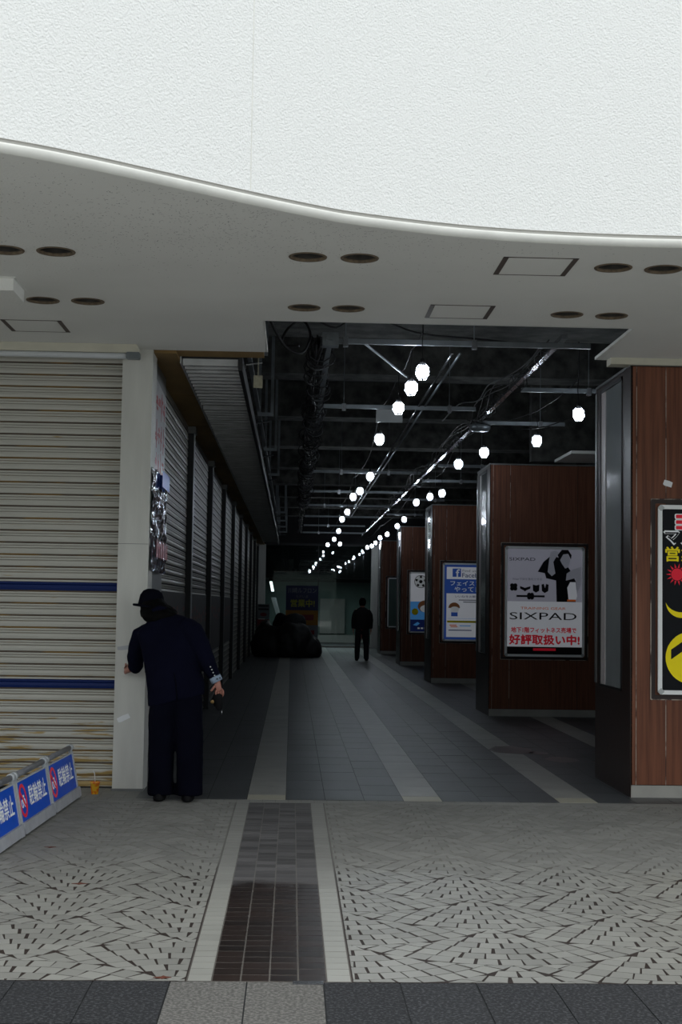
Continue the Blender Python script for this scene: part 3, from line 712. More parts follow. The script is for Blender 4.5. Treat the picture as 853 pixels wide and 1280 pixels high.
def smooth3(p, n_=6):
    out = []
    for i in range(len(p) - 1):
        a = Vector(p[max(i - 1, 0)]); b = Vector(p[i]); c = Vector(p[i + 1]); d = Vector(p[min(i + 2, len(p) - 1)])
        for k in range(n_):
            t = k / n_; out.append(0.5 * ((2 * b) + (c - a) * t + (2 * a - 5 * b + 4 * c - d) * t * t + (3 * b - a - 3 * c + d) * t ** 3))
    return out + [Vector(p[-1])]
# ================================================================ OVERHEAD CHANNELS
def channel_x(y, xa, xb, z, label, rods):
    e = empty('strut_channel', (xa, y, z))
    MB().box(xa, xb, y - 0.02, y + 0.02, z - 0.004, z).box(xa, xb, y - 0.02, y - 0.016, z, z + 0.04).box(xa, xb, y + 0.016, y + 0.02, z, z + 0.04).build('channel', 'galvanized', e)
    for x in rods:
        r = MB().tube([(x, y, z), (x, y, 4.94)], 0.005, 6).build('hanger_rod', 'galvanized', e)
        MB().box(x - 0.022, x + 0.022, y - 0.028, y + 0.028, z - 0.03, z + 0.05).build('clamp', 'bright_steel', r)
    tag(e, label, 'channel', 'cross channels under the bare slab')
W1 = ['nearest', 'second', 'third', 'fourth', 'fifth', 'sixth', 'seventh', 'eighth']
for i, (y, xa, xb, rods) in enumerate(((12.0, 0.27, 2.52, (0.42, 1.52)), (16.0, 0.32, 2.05, (0.55, 1.75)), (23.95, 0.30, 2.15, (0.8, 1.6)), (28.2, 0.32, 2.18, (0.9,)), (32.2, 0.32, 2.2, (0.7, 1.4)), (36.3, 0.3, 2.2, (1.2,)), (40.5, 0.3, 2.05, (1.0,)), (44.6, 0.3, 2.2, (0.8,)))):
    channel_x(y, xa, xb, 3.75, '%s grey cross channel left of the long pipes, hung on rods' % W1[i], rods)
for i, (y, xa, xb) in enumerate(((14.5, 2.33, 3.3), (17.2, 2.30, 3.3), (22.6, 2.30, 3.3), (25.4, 2.3, 3.3), (30.0, 2.3, 3.2), (35.0, 2.3, 3.2))):
    channel_x(y, xa, xb, 3.75, '%s grey cross channel on the right toward the wood columns' % W1[i], (xa + 0.7,))
def long_pipe(name, pts, r, mname, label, cat='pipe'):
    o = MB().tube(pts, r, 8).build(name, mname, None, True); return tag(o, label, cat)
long_pipe('conduit_pipe', [(1.40, 12.6, 3.79), (1.42, 37, 3.79)], 0.014, 'bright_steel', 'left of two thin steel pipes running down the middle')
long_pipe('conduit_pipe', [(1.47, 12.6, 3.79), (1.49, 37, 3.79)], 0.012, 'galvanized', 'right of two thin steel pipes running down the middle')
e = empty('cable_rail', (2.26, 11.8, 3.79))
MB().box(2.235, 2.285, 11.8, 17.1, 3.79, 3.83).build('rail', 'bright_steel', e)
MB().box(2.235, 2.285, 17.5, 47.0, 3.79, 3.83).build('rail', 'bright_steel', e)
tag(e, 'bright steel rail crossing overhead toward the right lamps', 'rail')
o = MB().lathe([(0.001, 3.66), (0.10, 3.665), (0.13, 3.70), (0.13, 3.74), (0.06, 3.77), (0.001, 3.775)], 2.26, 17.2, 20).build('ceiling_disc', 'galvanized', None, True); tag(o, 'round grey disc hanging under the bright rail', 'ceiling fitting')
e = empty('left_rail', (0.28, 11.9, 3.79))
MB().box(0.255, 0.305, 11.9, 17.5, 3.76, 3.80).build('rail', 'galvanized', e)
MB().box(0.22, 0.36, 11.93, 12.07, 3.72, 3.83).build('junction_box', 'galvanized', e)
tag(e, 'grey rail with junction box carrying the black cable bundle', 'rail')
o = MB().tube([(0.55, 12.1, 3.80), (1.12, 14.2, 3.83)], 0.012, 6).build('diagonal_brace', 'galvanized'); tag(o, 'thin diagonal brace behind the nearest lamps', 'brace')
o = MB().box(0.92, 1.22, 16.03, 16.04, 3.60, 3.76).build('switch_plate', 'grey_metal'); tag(o, 'square grey plate hanging behind the third lamp', 'plate')
# black cable bundle: one tangled thing
mb = MB(); random.seed(11)
y = 12.6
while y < 33:
    r = random.uniform(0.05, 0.13); cx = 0.22 + random.uniform(-0.05, 0.05); cz = 3.80 + random.uniform(-0.05, 0.05); pts = []
    tl = random.uniform(-0.5, 0.5)
    for t in range(11):
        a = t * 2 * PI / 10; pts.append((cx + r * math.cos(a), y + tl * 0.2 * math.sin(a) + 0.02 * t * 0.3, cz + r * 0.8 * math.sin(a)))
    mb.tube(pts, random.choice((0.005, 0.007, 0.009)), 5, 1 if random.random() < 0.22 else 0); y += random.uniform(0.05, 0.16)
for q in range(9):
    pts = [(0.2 + random.uniform(-0.07, 0.07), 12.2 + t * 1.9, 3.80 + random.uniform(-0.06, 0.06)) for t in range(18)]
    mb.tube(pts, 0.012, 5, 0)
tag(mb.build('cable_bundle', ['cable', 'cable_pale'], None, True), 'thick tangled black cable bundle receding along the left rail', 'cables')
mb = MB()
for q in range(26):
    y = 12.4 + q * 1.1 + random.uniform(-0.3, 0.3); cx = 2.2 + random.uniform(-0.05, 0.08); r = random.uniform(0.04, 0.09)
    pts = [(cx + r * math.cos(t * 0.7 + q), y + 0.03 * t + 0.05 * math.sin(t), 3.76 + r * math.sin(t * 0.7 + q)) for t in range(20)]
    mb.tube(pts, 0.004, 5, 1 if q % 3 == 0 else 0)
for q in range(3):
    mb.tube(smooth3([(2.12 + 0.07 * math.sin(t * 1.3 + q), 12.1 + t * 1.0, 3.80 + 0.04 * math.sin(t * 2.1 + q)) for t in range(26)], 4), 0.006, 5, 0)
tag(mb.build('cable_loops', ['cable', 'cable_pale'], None, True), 'loose looped cables tied along the bright right rail', 'cables')
for i, (pts, r, lab) in enumerate((
    ([(-0.25, 11.8, 3.95), (-0.10, 12.0, 3.72), (0.05, 12.1, 3.68), (0.12, 12.2, 3.85), (0.05, 12.3, 4.0), (-0.08, 12.2, 3.9), (-0.12, 12.1, 3.75), (0.02, 12.0, 3.72)], 0.012, 'coiled black cable just inside the left corner of the opening'),
    ([(0.1, 12.5, 4.1), (0.35, 12.6, 4.0), (0.6, 12.7, 4.16), (1.1, 13.0, 4.05), (1.7, 13.1, 4.02), (2.4, 13.2, 3.98)], 0.010, 'thin black cable sagging along the concrete beam'),
    ([(2.1, 17.2, 3.8), (2.5, 16.8, 3.66), (2.85, 16.2, 3.60), (3.1, 15.4, 3.65)], 0.006, 'thin cable draped toward the right wood column'),
    ([(2.2, 13.6, 3.80), (2.02, 14.6, 3.84), (2.0, 15.4, 3.78), (1.86, 16.0, 3.82), (1.8, 17.2, 3.78)], 0.007, 'pale flexible conduit snaking left of the bright rail'))):
    o = MB().tube(smooth3(pts), r, 6).build('loose_cable', 'cable_pale' if i == 3 else 'cable', None, True); tag(o, lab, 'cable')

# ================================================================ CAGED WORK LAMPS
def caged_lamp():
    e = empty('work_lamp', (0, 0, 0))
    MB().lathe([(0.001, -0.050), (0.026, -0.044), (0.042, -0.025), (0.046, 0.0), (0.041, 0.024), (0.026, 0.042), (0.018, 0.055)], seg=18, cap1=True).build('bulb', 'bulb_glow', e, True, False)
    MB().lathe([(0.020, 0.055), (0.024, 0.058), (0.024, 0.10), (0.012, 0.115), (0.006, 0.12)], seg=12, cap0=True, cap1=True).build('socket', 'socket', e, True, False)
    mb = MB()
    for k in range(8):
        a = k * PI / 4; mb.tube([(0.022 * math.cos(a), 0.022 * math.sin(a), 0.075), (0.056 * math.cos(a), 0.056 * math.sin(a), 0.035), (0.060 * math.cos(a), 0.060 * math.sin(a), -0.02), (0.030 * math.cos(a), 0.030 * math.sin(a), -0.068), (0, 0, -0.072)], 0.0016, 4)
    for r, z in ((0.0595, 0.0), (0.044, -0.048)): mb.tube([(r * math.cos(t * PI / 8), r * math.sin(t * PI / 8), z) for t in range(17)], 0.0016, 4, cap=False)
    mb.build('cage', 'cage_wire', e, world=False)
    MB().tube([(0, 0, 0.118), (0.012, 0.0, 0.18), (0.0, 0.006, 0.26), (0.0, 0.0, 0.36)], 0.004, 5).build('cord', 'cable', e, True, False)
    return e
LL = [(1.07, 11.89), (1.05, 12.79), (1.065, 14.55, 3.56), (1.01, 16.83), (1.17, 21.76), (1.15, 24.62), (1.09, 25.97), (1.15, 30.29), (1.13, 32.9), (1.23, 38.34), (1.25, 43.12), (1.16, 47.28), (1.54, 46.49)]
RR = [(2.89, 14.32), (2.87, 16.68), (2.43, 18.07), (2.28, 19.6), (2.60, 24.79), (2.47, 25.64), (2.35, 27.1), (2.55, 32.6), (2.60, 35.4), (2.63, 39.6), (2.56, 41.7), (2.63, 45.2), (2.65, 47.6), (2.56, 48.8)]
pro = caged_lamp(); first = True
for row, nm in ((LL, 'left'), (RR, 'right')):
    for i, p in enumerate(row):
        e = pro if first else copy_tree(pro); first = False
        e.location = (p[0], p[1], p[2] if len(p) > 2 else 3.5); e.rotation_euler = (random.uniform(-0.015, 0.015), random.uniform(-0.015, 0.015), random.uniform(0, 3))
        tag(e, 'lit caged bulb, %s from the entrance in the %s string' % (ORD[i], nm), 'lamp', '%s string of caged bulbs' % nm)
for row, nm in ((LL, 'left'), (RR, 'right')):
    q = sorted([(p[0], p[1], (p[2] if len(p) > 2 else 3.5) + 0.352) for p in row if p[1] != 46.49], key=lambda t: t[1]); pts = []
    pts = [(q[0][0], q[0][1], 4.94)]
    for a_, b_ in zip(q, q[1:]): pts += [a_, ((a_[0] + b_[0]) / 2, (a_[1] + b_[1]) / 2, 3.825)]
    o = MB().tube(pts + [q[-1]], 0.006, 5).build('lamp_cable', 'cable', None, True); tag(o, 'black supply cable carrying the %s string of bulbs' % nm, 'cable')
o = MB().tube([(1.54, 46.49, 3.855), (1.54, 46.49, 4.94)], 0.006, 5).build('lamp_cable', 'cable', None, True); tag(o, 'single drop cable of the lone far bulb', 'cable')

# ================================================================ WOOD COLUMNS ON THE RIGHT
def column(Y, label, w_=1.58, X=2.78):
    e = empty('wood_column', (X, Y, 0)); D = 1.34; H = 3.545
    # core, panels with open seams, skirting
    MB().box(0.012, w_ - 0.01, 0.012, D - 0.012, 0.0, H - 0.01).build('core', 'dark_wood', e, world=False)
    def pan(x0, x1, z0, z1, mname='wood'): MB().box(x0 + 0.003, x1 - 0.003, 0.0, 0.014, z0 + 0.003, z1 - 0.003).build('wood_panel', mname, e, world=False)
    pan(0.0, 0.045, 0.10, H); pan(0.045, 0.29, 0.10, H); pan(0.29, 1.25, 2.44, H); pan(0.29, 1.25, 0.10, 0.80); pan(1.25, w_, 0.10, H)
    MB().box(0.042, 0.0475, -0.0015, 0.004, 0.10, H).build('seam_strip', 'seam', e, world=False)
    MB().box(0.287, 0.2925, -0.0015, 0.004, 2.44, H).box(0.287, 0.2925, -0.0015, 0.004, 0.10, 0.80).build('seam_strip', 'seam', e, world=False)
    MB().box(1.248, 1.2525, -0.0012, 0.004, 2.44, H).box(1.248, 1.2525, -0.0012, 0.004, 0.10, 0.80).build('seam_strip', 'seam_dark', e, world=False)
    MB().box(0.004, w_, -0.006, 0.02, 0.0, 0.098).build('skirting', 'skirting', e, world=False)
    ring_xz(rrect(0.165, 1.40, 0.795, 2.435, 0.01), rrect(0.20, 1.365, 0.83, 2.40, 0.01), -0.006, 0.006).build('poster_recess', 'recess_dark', e, world=False)
    ring_xz(rrect(0.160, 1.405, 0.790, 2.440, 0.01), rrect(0.168, 1.397, 0.798, 2.432, 0.01), -0.0075, 0.006).build('recess_edge', 'seam', e, world=False)
    # corridor side: low dark panel, tall glazed display strip, steel corner
    MB().box(-0.004, 0.012, 0.0, 0.33, 0.0, H).build('side_panel', 'dark_wood', e, world=False)
    MB().box(-0.004, 0.012, 0.33, D, 0.0, 0.86).build('side_panel', 'dark_wood', e, world=False)
    MB().box(-0.004, 0.012, 1.12, D, 0.86, H).build('side_panel', 'dark_wood', e, world=False)
    MB().box(-0.004, 0.012, 0.33, 1.12, 3.47, H).build('side_panel', 'dark_wood', e, world=False)
    MB().box(0.003, 0.011, 0.33, 1.04, 0.86, 3.47).build('display_glass', 'display_back', e, world=False)
    MB().box(-0.003, 0.011, 0.96, 1.12, 0.86, 3.47).build('display_liner', 'display_liner', e, world=False)
    MB().box(-0.010, -0.004, 0.30, 0.33, 0.84, 3.50).box(-0.010, -0.004, 1.12, 1.15, 0.84, 3.50).box(-0.010, -0.004, 0.30, 1.15, 3.47, 3.50).box(-0.010, -0.004, 0.30, 1.15, 0.84, 0.86).build('display_frame', 'dark_metal', e, world=False)
    MB().box(-0.012, 0.0, D - 0.06, D, 0.86, H - 0.05).build('steel_corner', 'grey_metal', e, world=False)
    MB().box(-0.01, w_, 0.0, D, H - 0.01, H + 0.012).build('top_cap', 'grey_metal', e, world=False)
    return tag(e, label, 'column', 'wood clad columns along the right side')
def poster(Y, label, X=2.78):
    """empty at the poster's middle; local x runs right, z up"""
    e = empty('wall_poster', (X + 0.783, Y - 0.012, 1.612))
    hw, hh = 0.565, 0.775
    ring_xz(rrect(-hw, hw, -hh, hh, 0.035), rrect(-hw + 0.034, hw - 0.034, -hh + 0.034, hh - 0.034, 0.004), -0.020, 0.0).build('snap_frame', 'frame_white', e, world=False)
    for sx_ in (-1, 1):
        for sz in (-1, 1):
            MB().cbox(min(sx_ * (hw + 0.001), sx_ * (hw - 0.05)), max(sx_ * (hw + 0.001), sx_ * (hw - 0.05)), -0.022, 0.0, min(sz * (hh + 0.001), sz * (hh - 0.05)), max(sz * (hh + 0.001), sz * (hh - 0.05)), 0.022).build('frame_corner', 'corner_grey', e, world=False)
    tag(e, label, 'poster', 'framed posters on the wood columns'); return e, hw - 0.034, hh - 0.034
def rect(e, x0, x1, z0, z1, mname, name, lay=0): return flat([(x0, z0), (x1, z0), (x1, z1), (x0, z1)], -0.004 - 0.0012 * lay, mname, e, name)

column(11.60, 'nearest wood clad column, at the right photo edge')
column(20.00, 'second wood clad column, carrying the grey fitness poster')
column(28.30, 'third wood clad column, carrying the blue and white poster')
column(36.40, 'fourth wood clad column, carrying the soccer ball poster')
column(44.60, 'fifth and farthest wood clad column, carrying a pale blank board')
# poster 1: black with yellow and red
e, w1, h1 = poster(11.60, 'black poster with yellow circle, red sun and crescent')
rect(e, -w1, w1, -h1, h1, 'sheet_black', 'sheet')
for k in range(3):
    z = 0.682 - k * 0.046
    flat(rrect(-0.425, -0.10, z - 0.022, z + 0.022, 0.012), -0.0055, 'print_white', e, 'bar_outline'); flat(rrect(-0.415, -0.11, z - 0.015, z + 0.015, 0.008), -0.0066, 'print_red', e, 'red_bar')
lettering('マル', -0.375, 0.51, 0.27, 0.115, -0.0052, 'print_white', e, 0.13); lettering('マル', -0.375, 0.51, 0.255, 0.10, -0.0070, 'sheet_black', e, 0.02)
lettering('営業中', -0.305, 0.372, 0.39, 0.118, -0.0052, 'print_yellow', e, 0.05)
flat(ell(-0.405, 0.205, 0.050, 0.050), -0.0065, 'print_red', e, 'sun_disc')
for t in range(14):
    a = t * 2 * PI / 14; c_, s_ = math.cos(a), math.sin(a); R0, R1 = 0.055, 0.092
    flat([(-0.405 + c_ * R0 - s_ * 0.008, 0.205 + s_ * R0 + c_ * 0.008), (-0.405 + c_ * R0 + s_ * 0.008, 0.205 + s_ * R0 - c_ * 0.008), (-0.405 + c_ * R1, 0.205 + s_ * R1)], -0.0056, 'print_red', e, 'sun_ray')
cres = [(-0.37 + 0.125 * math.cos(a), -0.03 + 0.12 * math.sin(a)) for a in [PI * 1.10 + PI * 0.80 * t / 16 for t in range(17)]] + [(-0.37 + 0.14 * math.cos(a), 0.02 + 0.125 * math.sin(a)) for a in [PI * 1.88 - PI * 0.76 * t / 16 for t in range(17)]]
flat(cres, -0.0056, 'print_yellow', e, 'crescent')
flat(ell(-0.285, -0.475, 0.215, 0.215, 40), -0.0056, 'print_yellow', e, 'yellow_disc')
flat([(-0.455, -0.49), (-0.455, -0.41), (-0.285, -0.29), (-0.115, -0.41), (-0.115, -0.49), (-0.285, -0.37)], -0.0068, 'print_black', e, 'black_arrow')
o = patch('paper_scrap', 3.085, 2.565, 0.075, 0.05, -0.35, 11.597, 'paper', 'small white paper scrap stuck above the black poster', 'paper')
# poster 2: fitness gear
e, w1, h1 = poster(20.00, 'grey and white fitness gear poster with red lettering')
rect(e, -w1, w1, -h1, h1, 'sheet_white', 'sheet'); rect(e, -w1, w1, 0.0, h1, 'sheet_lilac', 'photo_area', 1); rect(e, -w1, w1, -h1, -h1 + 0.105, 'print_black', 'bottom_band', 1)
lettering('SIXPAD', -0.32, 0.595, 0.37, 0.045, -0.0070, 'print_black', e, 0.0)
lettering('Wearで体を進化させる', -0.25, 0.315, 0.42, 0.035, -0.0070, 'print_grey', e, 0.0)
def flower(cx, cz, s_): 
    for a in range(4): flat(ell(cx + s_ * 0.5 * math.cos(PI / 4 + a * PI / 2), cz + s_ * 0.5 * math.sin(PI / 4 + a * PI / 2), s_ * 0.5, s_ * 0.5, 10), -0.0066 - 0.0002 * a, 'print_black', e, 'gear_icon')
flower(-0.44, 0.20, 0.062); flower(-0.20, 0.075, 0.058)
flat([(-0.35, 0.215), (-0.28, 0.19), (-0.20, 0.215), (-0.205, 0.18), (-0.26, 0.155), (-0.28, 0.14), (-0.30, 0.155), (-0.35, 0.18)], -0.0066, 'print_black', e, 'gear_icon')
flat([(-0.17, 0.24), (-0.12, 0.225), (-0.075, 0.24), (-0.08, 0.15), (-0.125, 0.125), (-0.165, 0.15)], -0.0066, 'print_black', e, 'gear_icon')
flat([(-0.04, 0.15), (0.0, 0.12), (0.05, 0.15), (0.055, 0.24), (0.02, 0.25), (0.005, 0.19), (-0.015, 0.25), (-0.045, 0.24)], -0.0066, 'print_black', e, 'gear_icon')
rect(e, -0.40, 0.0, 0.06, 0.088, 'print_black', 'gear_icon', 2.3)
# model figure print: plain dark and grey shapes of a man with a raised arm
for pts, mn, ly in (([(0.17, 0.0), (0.16, 0.30), (0.02, 0.33), (0.0, 0.40), (-0.10, 0.42), (-0.02, 0.56), (0.10, 0.66), (0.25, 0.60), (0.38, 0.42), (0.46, 0.25), (0.44, 0.0)], 'print_black', 2),
                    ([(0.08, 0.70), (0.14, 0.72), (0.20, 0.70), (0.12, 0.56), (0.15, 0.40), (0.10, 0.36), (0.04, 0.42), (0.06, 0.58)], 'print_midgrey', 3),
                    ([(0.20, 0.68), (0.26, 0.72), (0.33, 0.68), (0.36, 0.58), (0.33, 0.49), (0.29, 0.47), (0.24, 0.54), (0.21, 0.60)], 'print_midgrey', 4),
                    ([(0.18, 0.66), (0.24, 0.735), (0.33, 0.735), (0.38, 0.66), (0.37, 0.60), (0.33, 0.68), (0.26, 0.67), (0.21, 0.58)], 'print_black', 5),
                    ([(0.30, 0.30), (0.31, 0.40), (0.40, 0.46), (0.52, 0.50), (0.52, 0.26), (0.46, 0.12), (0.44, 0.34)], 'print_midgrey', 3.5),
                    ([(0.34, 0.02), (0.32, 0.20), (0.36, 0.28), (0.44, 0.28), (0.46, 0.08), (0.44, 0.02)], 'sheet_white', 4)):
    flat(pts, -0.004 - 0.0008 * ly, mn, e, 'model_print')
rect(e, 0.32, 0.44, 0.01, 0.035, 'print_orange', 'glow_mark', 4.5)
lettering('TRAINING GEAR', -0.02, -0.095, 0.64, 0.035, -0.0060, 'print_orange', e, 0.01)
lettering('SIXPAD', -0.02, -0.205, 0.95, 0.10, -0.0060, 'print_black', e, -0.004)
lettering('地下1階フィットネス売場で', -0.01, -0.40, 0.92, 0.075, -0.0060, 'print_red', e, 0.06)
lettering('好評取扱い中!', 0.0, -0.535, 0.99, 0.135, -0.0060, 'print_red', e, 0.085)
lettering('SPORTS', 0.0, -0.672, 0.30, 0.028, -0.0075, 'print_red', e, 0.02) if False else rect(e, -0.16, 0.16, -0.69, -0.655, 'print_red', 'red_mark', 2)
# poster 3: blue and white
e, w1, h1 = poster(28.30, 'blue and white social network poster on the third column')
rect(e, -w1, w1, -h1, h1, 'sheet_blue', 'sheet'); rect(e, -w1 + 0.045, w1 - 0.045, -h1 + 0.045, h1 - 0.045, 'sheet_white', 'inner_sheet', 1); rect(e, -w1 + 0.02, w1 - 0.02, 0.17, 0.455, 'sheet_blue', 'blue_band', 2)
rect(e, -0.37, -0.20, 0.50, 0.665, 'sheet_blue', 'blue_square', 2); lettering('f', -0.265, 0.575, 0.075, 0.15, -0.0078, 'print_white', e, 0.05)
lettering('Find us on', 0.03, 0.625, 0.40, 0.05, -0.0064, 'print_grey', e, 0.0); lettering('Facebook', 0.10, 0.535, 0.55, 0.085, -0.0064, 'print_navy', e, 0.02)
lettering('フェイスブック', 0.02, 0.375, 0.86, 0.10, -0.0078, 'print_white', e, 0.04); lettering('やってます', 0.0, 0.255, 0.66, 0.10, -0.0078, 'print_white', e, 0.04)
lettering('いいね!をお願いします', 0.02, 0.11, 0.66, 0.045, -0.0064, 'print_navy', e, 0.01)
flat(ell(-0.33, -0.12, 0.115, 0.11, 20, 0, PI), -0.0064, 'print_brown', e, 'brown_shape'); flat(ell(-0.32, -0.145, 0.09, 0.055, 20), -0.0070, 'print_white', e, 'pale_shape'); rect(e, -0.39, -0.26, -0.285, -0.205, 'sheet_blue', 'blue_shape', 2)
rect(e, -0.46, 0.46, -0.33, -0.325, 'print_sky', 'blue_line', 2); rect(e, -w1 + 0.06, w1 - 0.06, -0.41, -0.37, 'print_yellow', 'yellow_band', 2)
for z, x0, x1, mn in ((-0.46, -0.42, -0.28, 'print_orange'), (-0.49, -0.40, -0.26, 'print_orange'), (-0.47, -0.22, 0.0, 'print_sky'), (-0.56, -0.44, 0.02, 'print_navy'), (0.04, -0.24, 0.3, 'print_grey'), (0.0, -0.15, 0.2, 'print_grey')): rect(e, x0, x1, z - 0.009, z + 0.009, mn, 'small_print', 2)
# poster 4: soccer ball
e, w1, h1 = poster(36.40, 'white and blue poster with a soccer ball, fourth column')
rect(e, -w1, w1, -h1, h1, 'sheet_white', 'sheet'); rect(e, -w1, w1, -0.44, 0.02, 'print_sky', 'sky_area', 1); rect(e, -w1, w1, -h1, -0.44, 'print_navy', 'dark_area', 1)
flat(ell(-0.27, 0.53, 0.165, 0.165, 28), -0.0052, 'print_black', e, 'ball_outline'); flat(ell(-0.27, 0.53, 0.152, 0.152, 28), -0.0060, 'print_white', e, 'ball')
for a, r, s_ in ((0, 0, 0.05), (0.3, 0.115, 0.036), (1.55, 0.12, 0.036), (2.8, 0.115, 0.036), (4.05, 0.115, 0.036), (5.3, 0.115, 0.036)):
    flat([(-0.27 + r * math.cos(a) + s_ * math.cos(t * 2 * PI / 5 + 0.3), 0.53 + r * math.sin(a) + s_ * math.sin(t * 2 * PI / 5 + 0.3)) for t in range(5)], -0.0068, 'print_black', e, 'ball_patch')
flat(ell(0.02, 0.24, 0.16, 0.15, 24), -0.0052, 'print_grey', e, 'net_ring'); flat(ell(0.04, 0.26, 0.13, 0.12, 24), -0.0060, 'print_sky', e, 'net_middle')
for t in range(5): rect(e, -0.11 + t * 0.05, -0.10 + t * 0.05, 0.14, 0.35, 'print_black', 'net_line', 3)
flat([(0.05, 0.30), (0.3, 0.30), (0.3, 0.5), (0.12, 0.52), (0.05, 0.45)], -0.0075, 'sheet_blue', e, 'blue_shape')
flat(ell(-0.15, -0.10, 0.19, 0.15, 24), -0.0060, 'print_brown', e, 'brown_shape'); flat(ell(-0.13, -0.16, 0.15, 0.095, 24), -0.0068, 'print_white', e, 'pale_shape')
flat(ell(-0.41, -0.24, 0.085, 0.085, 20), -0.0068, 'print_yellow', e, 'yellow_disc'); flat(ell(0.16, -0.18, 0.095, 0.10, 20), -0.0068, 'print_yellow', e, 'yellow_disc'); flat([(-0.24, -0.42), (-0.20, -0.26), (-0.04, -0.26), (0.0, -0.42)], -0.0066, 'print_sky', e, 'blue_shape')
flat([(-0.46, -0.58), (-0.34, -0.50), (-0.28, -0.54), (-0.36, -0.60)], -0.0062, 'print_sky', e, 'blue_mark')
for z, x0 in ((-0.50, -0.1), (-0.57, -0.16), (-0.66, -0.34)):
    for k in range(7): rect(e, x0 + k * 0.085, x0 + k * 0.085 + 0.055, z - 0.02, z + 0.02, 'print_white', 'small_print', 2)
e, w1, h1 = poster(44.60, 'dim blank board in grey frame on the farthest column')
rect(e, -w1, w1, -h1, h1, 'room_green', 'sheet')
o = MB().box(3.72, 4.9, 18.9, 20.15, 3.60, 3.64).build('soffit_fragment', 'soffit_board'); tag(o, 'leftover pale ceiling fragment above the second column', 'ceiling piece')

# ================================================================ FAR END
YG = 50.6
wn = empty('window_1', (0, YG, 0)); struct(wn)
MB().box(-0.95, 0.915, YG, YG + 0.012, 0.05, 3.60).build('pane', 'glass', wn); MB().box(0.935, 2.80, YG, YG + 0.012, 0.05, 3.60).build('pane', 'glass', wn)
MB().box(0.912, 0.938, YG - 0.02, YG + 0.03, 0.0, 3.6).build('mullion', 'dark_metal', wn)
MB().box(-0.95, 2.80, YG - 0.03, YG + 0.04, 3.60, 3.68).build('head_frame', 'dark_metal', wn); MB().box(0.93, 2.80, YG - 0.03, YG + 0.04, 0.0, 0.055).build('sill_frame', 'skirting', wn); MB().box(-0.95, 0.93, YG - 0.03, YG + 0.04, 0.0, 0.055).build('sill_frame', 'dark_metal', wn)
struct(MB().box(-1.62, 6.0, YG + 0.01, YG + 0.2, 3.68, 4.95).build('wall_back', 'dark_wall'))
for x0, x1, lab in ((-1.32, -0.95, 'left'), (2.80, 3.12, 'right')):
    o = MB().cbox(x0, x1, YG - 0.25, YG + 0.1, 0.0, 3.62, 0.01).build('end_pillar', 'pillar_metal'); tag(o, 'pale metal pillar on the %s of the far glass wall' % lab, 'pillar')
struct(MB().box(3.12, 6.0, YG, YG + 0.15, 0, 3.68).build('wall_back_right', 'dark_wall'))
# lobby beyond
struct(MB().box(-5, 6.3, 58, 58.2, 0, 2.6).build('wall_far', 'room_green')); struct(MB().box(-5, 6.3, YG + 0.1, 60.2, 2.45, 2.6).box(-1.6, 6.3, YG + 0.1, YG + 0.2, 2.6, 3.7).build('ceiling_lobby', 'dark_wall')); struct(MB().box(6.3, 6.5, YG, 60.2, 0, 2.6).build('wall_lobby_right', 'room_green')); struct(MB().box(-5.2, -1.6, YG, YG + 0.1, 0, 2.6).build('wall_lobby_front', 'room_green')); struct(MB().box(-5.2, -5, YG + 0.1, 60.2, 0, 2.6).build('wall_lobby_left', 'room_green'))
o = MB().box(1.15, 2.15, 57.7, 57.95, 0.35, 1.75).build('wall_panel', 'room_grey'); tag(o, 'pale wall panel beyond the glass right of the banner', 'panel')
o = MB().box(1.05, 3.0, 57.2, 57.6, 0.0, 0.3).build('low_plinth', 'room_grey'); tag(o, 'low pale plinth seen through the right pane', 'plinth')
e = empty('lobby_fill', (0.9, 53.5, 2.40))  # added light lifting the lobby; its front lip keeps it out of view
MB().box(-0.8, 2.8, 52.2, 55.4, 2.425, 2.45).box(-0.85, 2.85, 52.1, 52.2, 2.33, 2.45).build('housing', 'dark_metal', e); MB().box(-0.7, 2.7, 52.3, 55.3, 2.418, 2.426).build('diffuser', 'panel_light', e); tag(e, 'added hidden fill light in the lobby beyond the glass', 'light')
e = empty('lobby_tube', (-0.9, 53.5, 2.0))
MB().poly([(-0.86, 54, 2.36), (-0.76, 54, 2.36), (-0.68, 54, 1.98), (-0.78, 54, 1.98), (-0.86, 54.1, 2.36), (-0.76, 54.1, 2.36), (-0.68, 54.1, 1.98), (-0.78, 54.1, 1.98)], [(0, 3, 2, 1), (4, 5, 6, 7), (0, 1, 5, 4), (1, 2, 6, 5), (2, 3, 7, 6), (3, 0, 4, 7)]).build('diffuser', 'panel_light', e); MB().box(-0.83, -0.79, 54.02, 54.08, 2.36, 2.45).build('bracket', 'dark_metal', e); tag(e, 'slanted white light behind the upper left of the pane', 'light')
o = MB().poly([(-0.78, 53, 1.75), (-0.60, 53, 1.75), (-0.12, 53.0, 0.0), (-0.22, 53.0, 0.0), (-0.78, 53.3, 1.75), (-0.60, 53.3, 1.75), (-0.12, 53.3, 0.0), (-0.22, 53.3, 0.0)], [(0, 3, 2, 1), (4, 5, 6, 7), (0, 1, 5, 4), (1, 2, 6, 5), (2, 3, 7, 6), (3, 0, 4, 7)]).build('handrail_panel', 'white_metal'); tag(o, 'slanting white escalator side panel behind the left pane', 'handrail')
